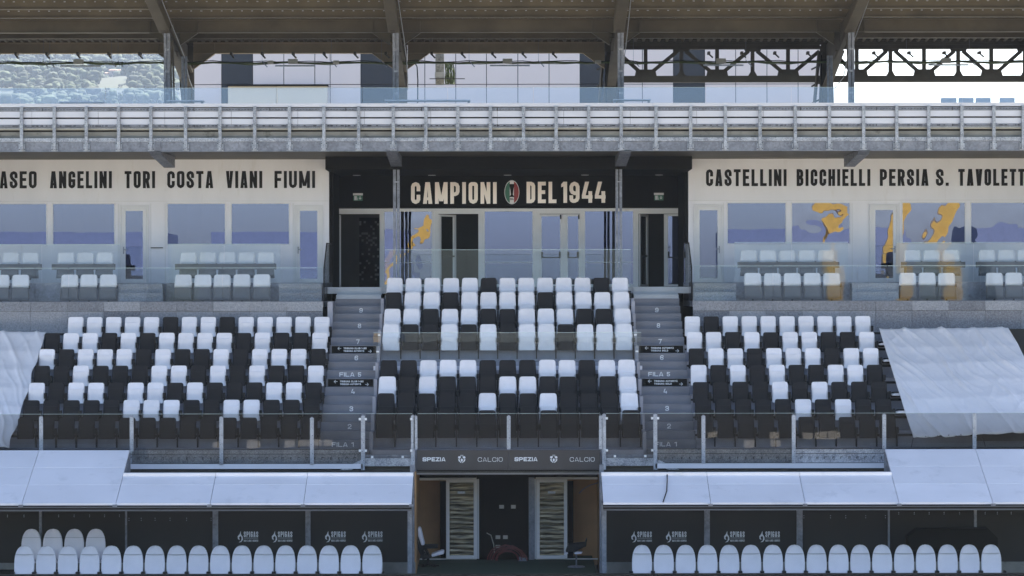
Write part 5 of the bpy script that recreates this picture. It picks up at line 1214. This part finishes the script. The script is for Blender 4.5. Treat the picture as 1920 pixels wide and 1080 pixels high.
single('dark_fill_sheet', MB().add([(WX(1870, 74.1), 74.1, WZ(618, 74.1)), (16, 74.1, WZ(618, 74.1)), (16, 69.1, WZ(828, 69.1)), (WX(1830, 69.1), 69.1, WZ(828, 69.1))], [(0, 3, 2, 1)]), 'darkbrown', 'dark brown sheet filling in for dark seats behind the right tarpaulin edge', 'cover')  # sheet added for the dark region past the tarpaulin, no seats built there

# ---- beyond the pitch: what the glass reflects (opposite end, behind and below the camera)
t = thing('opposite_stand', 'stand on the far side of the pitch behind the viewpoint', 'grandstand', (0, 4, 0))
for k in range(8): part('tier', MB().box(-30, 30, 9-k*.9, 9-k*.9+.88, 0, 1.6+.4*k), 'steeldark', t)
part('front_wall', MB().box(-30, 30, 11.6, 11.9, 0, 2.4), 'darkbrown', t)
mb = MB()
for (a, b, hgt) in ((-13, -9.5, .3), (-9.2, -8, .1), (9, 12.5, 1.0), (12.7, 15.5, .5)):
    x = a
    while x < b:
        for q in range(int(hgt/.35)+1):
            if rr.random() < .62: mb.box(x, x+.46, 12.3-.3*q, 12.4-.3*q, .05+.36*q, .05+.36*q+.30)
        x += .53
part('far_seats', mb, 'beigeseat', t, kind='stuff')
for (a, b, top, i) in ((-40, 300, 434, 0), (395, 760, 434, 1), (1363, 1700, 430, 2), (1830, 2000, 426, 3)):
    Yv = 79*2+45
    t = thing('far_block', 'plain blue grey block beyond the pitch, %s of four' % ORD[i+1], 'building', (WX((a+b)/2, Yv), -50, 0), 'blocks beyond the pitch')
    part('wall', MB().box(WX(a, Yv), WX(b, Yv), -56, -45, 0, WZ(top, Yv)), 'building', t)
def machine(label, px0, pts, base, Yv=178.0):
    Ym = 158-Yv
    P = lambda q: ((q[0]-CX)*Yv/F, Ym, EYE+(540-q[1])*Yv/F)
    X = (px0-CX)*Yv/F
    t = thing('yellow_crane', label, 'crane', (X, Ym, 0), 'yellow cranes beyond the pitch')
    part('chassis', MB().box(X-1.5, X+1.5, Ym-3, Ym+3, .6, 1.8), 'yellow', t)
    for sx in (-1.4, 1.4):
        for sy in (-2, 2): part('wheel', MB().tube([(X+sx-.2, Ym+sy, .6), (X+sx+.2, Ym+sy, .6)], .6, 16), 'black', t)
    part('mast', MB().box(X-.5, X+.5, Ym-.5, Ym+.5, 1.8, P(pts[0])[2]), 'yellow', t)
    for i in range(len(pts)-1): part('boom', MB().bar(P(pts[i]), P(pts[i+1]), pts[i][2]*.72, pts[i][2]*.72), 'yellow', t)
    return t
machine('yellow crane reflected in the box windows', 1660, [(1665, 560, 1.1), (1668, 470, .9), (1690, 400, .8), (1692, 350, .6)], 1.2)
machine('yellow crane with folded boom', 1750, [(1740, 480, .9), (1762, 430, .8), (1790, 372, .7), (1800, 340, .6)], 1.2)
machine('yellow loader with raised arm', 1540, [(1545, 475, .4), (1548, 430, 1.1), (1570, 415, .9), (1592, 396, .8), (1530, 375, .5)], 1.2)
machine('yellow excavator with raised arm', 715, [(700, 545, .6), (722, 505, .5), (768, 445, .5), (800, 430, .45), (806, 392, .4)], 1.2, 184.0)

# ---- air
hm = bpy.data.materials.new('pale_haze'); hm.use_nodes = True; n_ = hm.node_tree; n_.nodes.clear()
pv = n_.nodes.new('ShaderNodeVolumePrincipled'); pv.inputs['Color'].default_value = (.66, .78, 1, 1); pv.inputs['Density'].default_value = .00009; pv.inputs['Anisotropy'].default_value = .1
oo = n_.nodes.new('ShaderNodeOutputMaterial'); n_.links.new(pv.outputs[0], oo.inputs['Volume'])
M['haze'] = hm
single('haze', MB().box(-1040, 1040, -640, 4300, -1.1, 520), 'haze', None, None, kind='stuff')
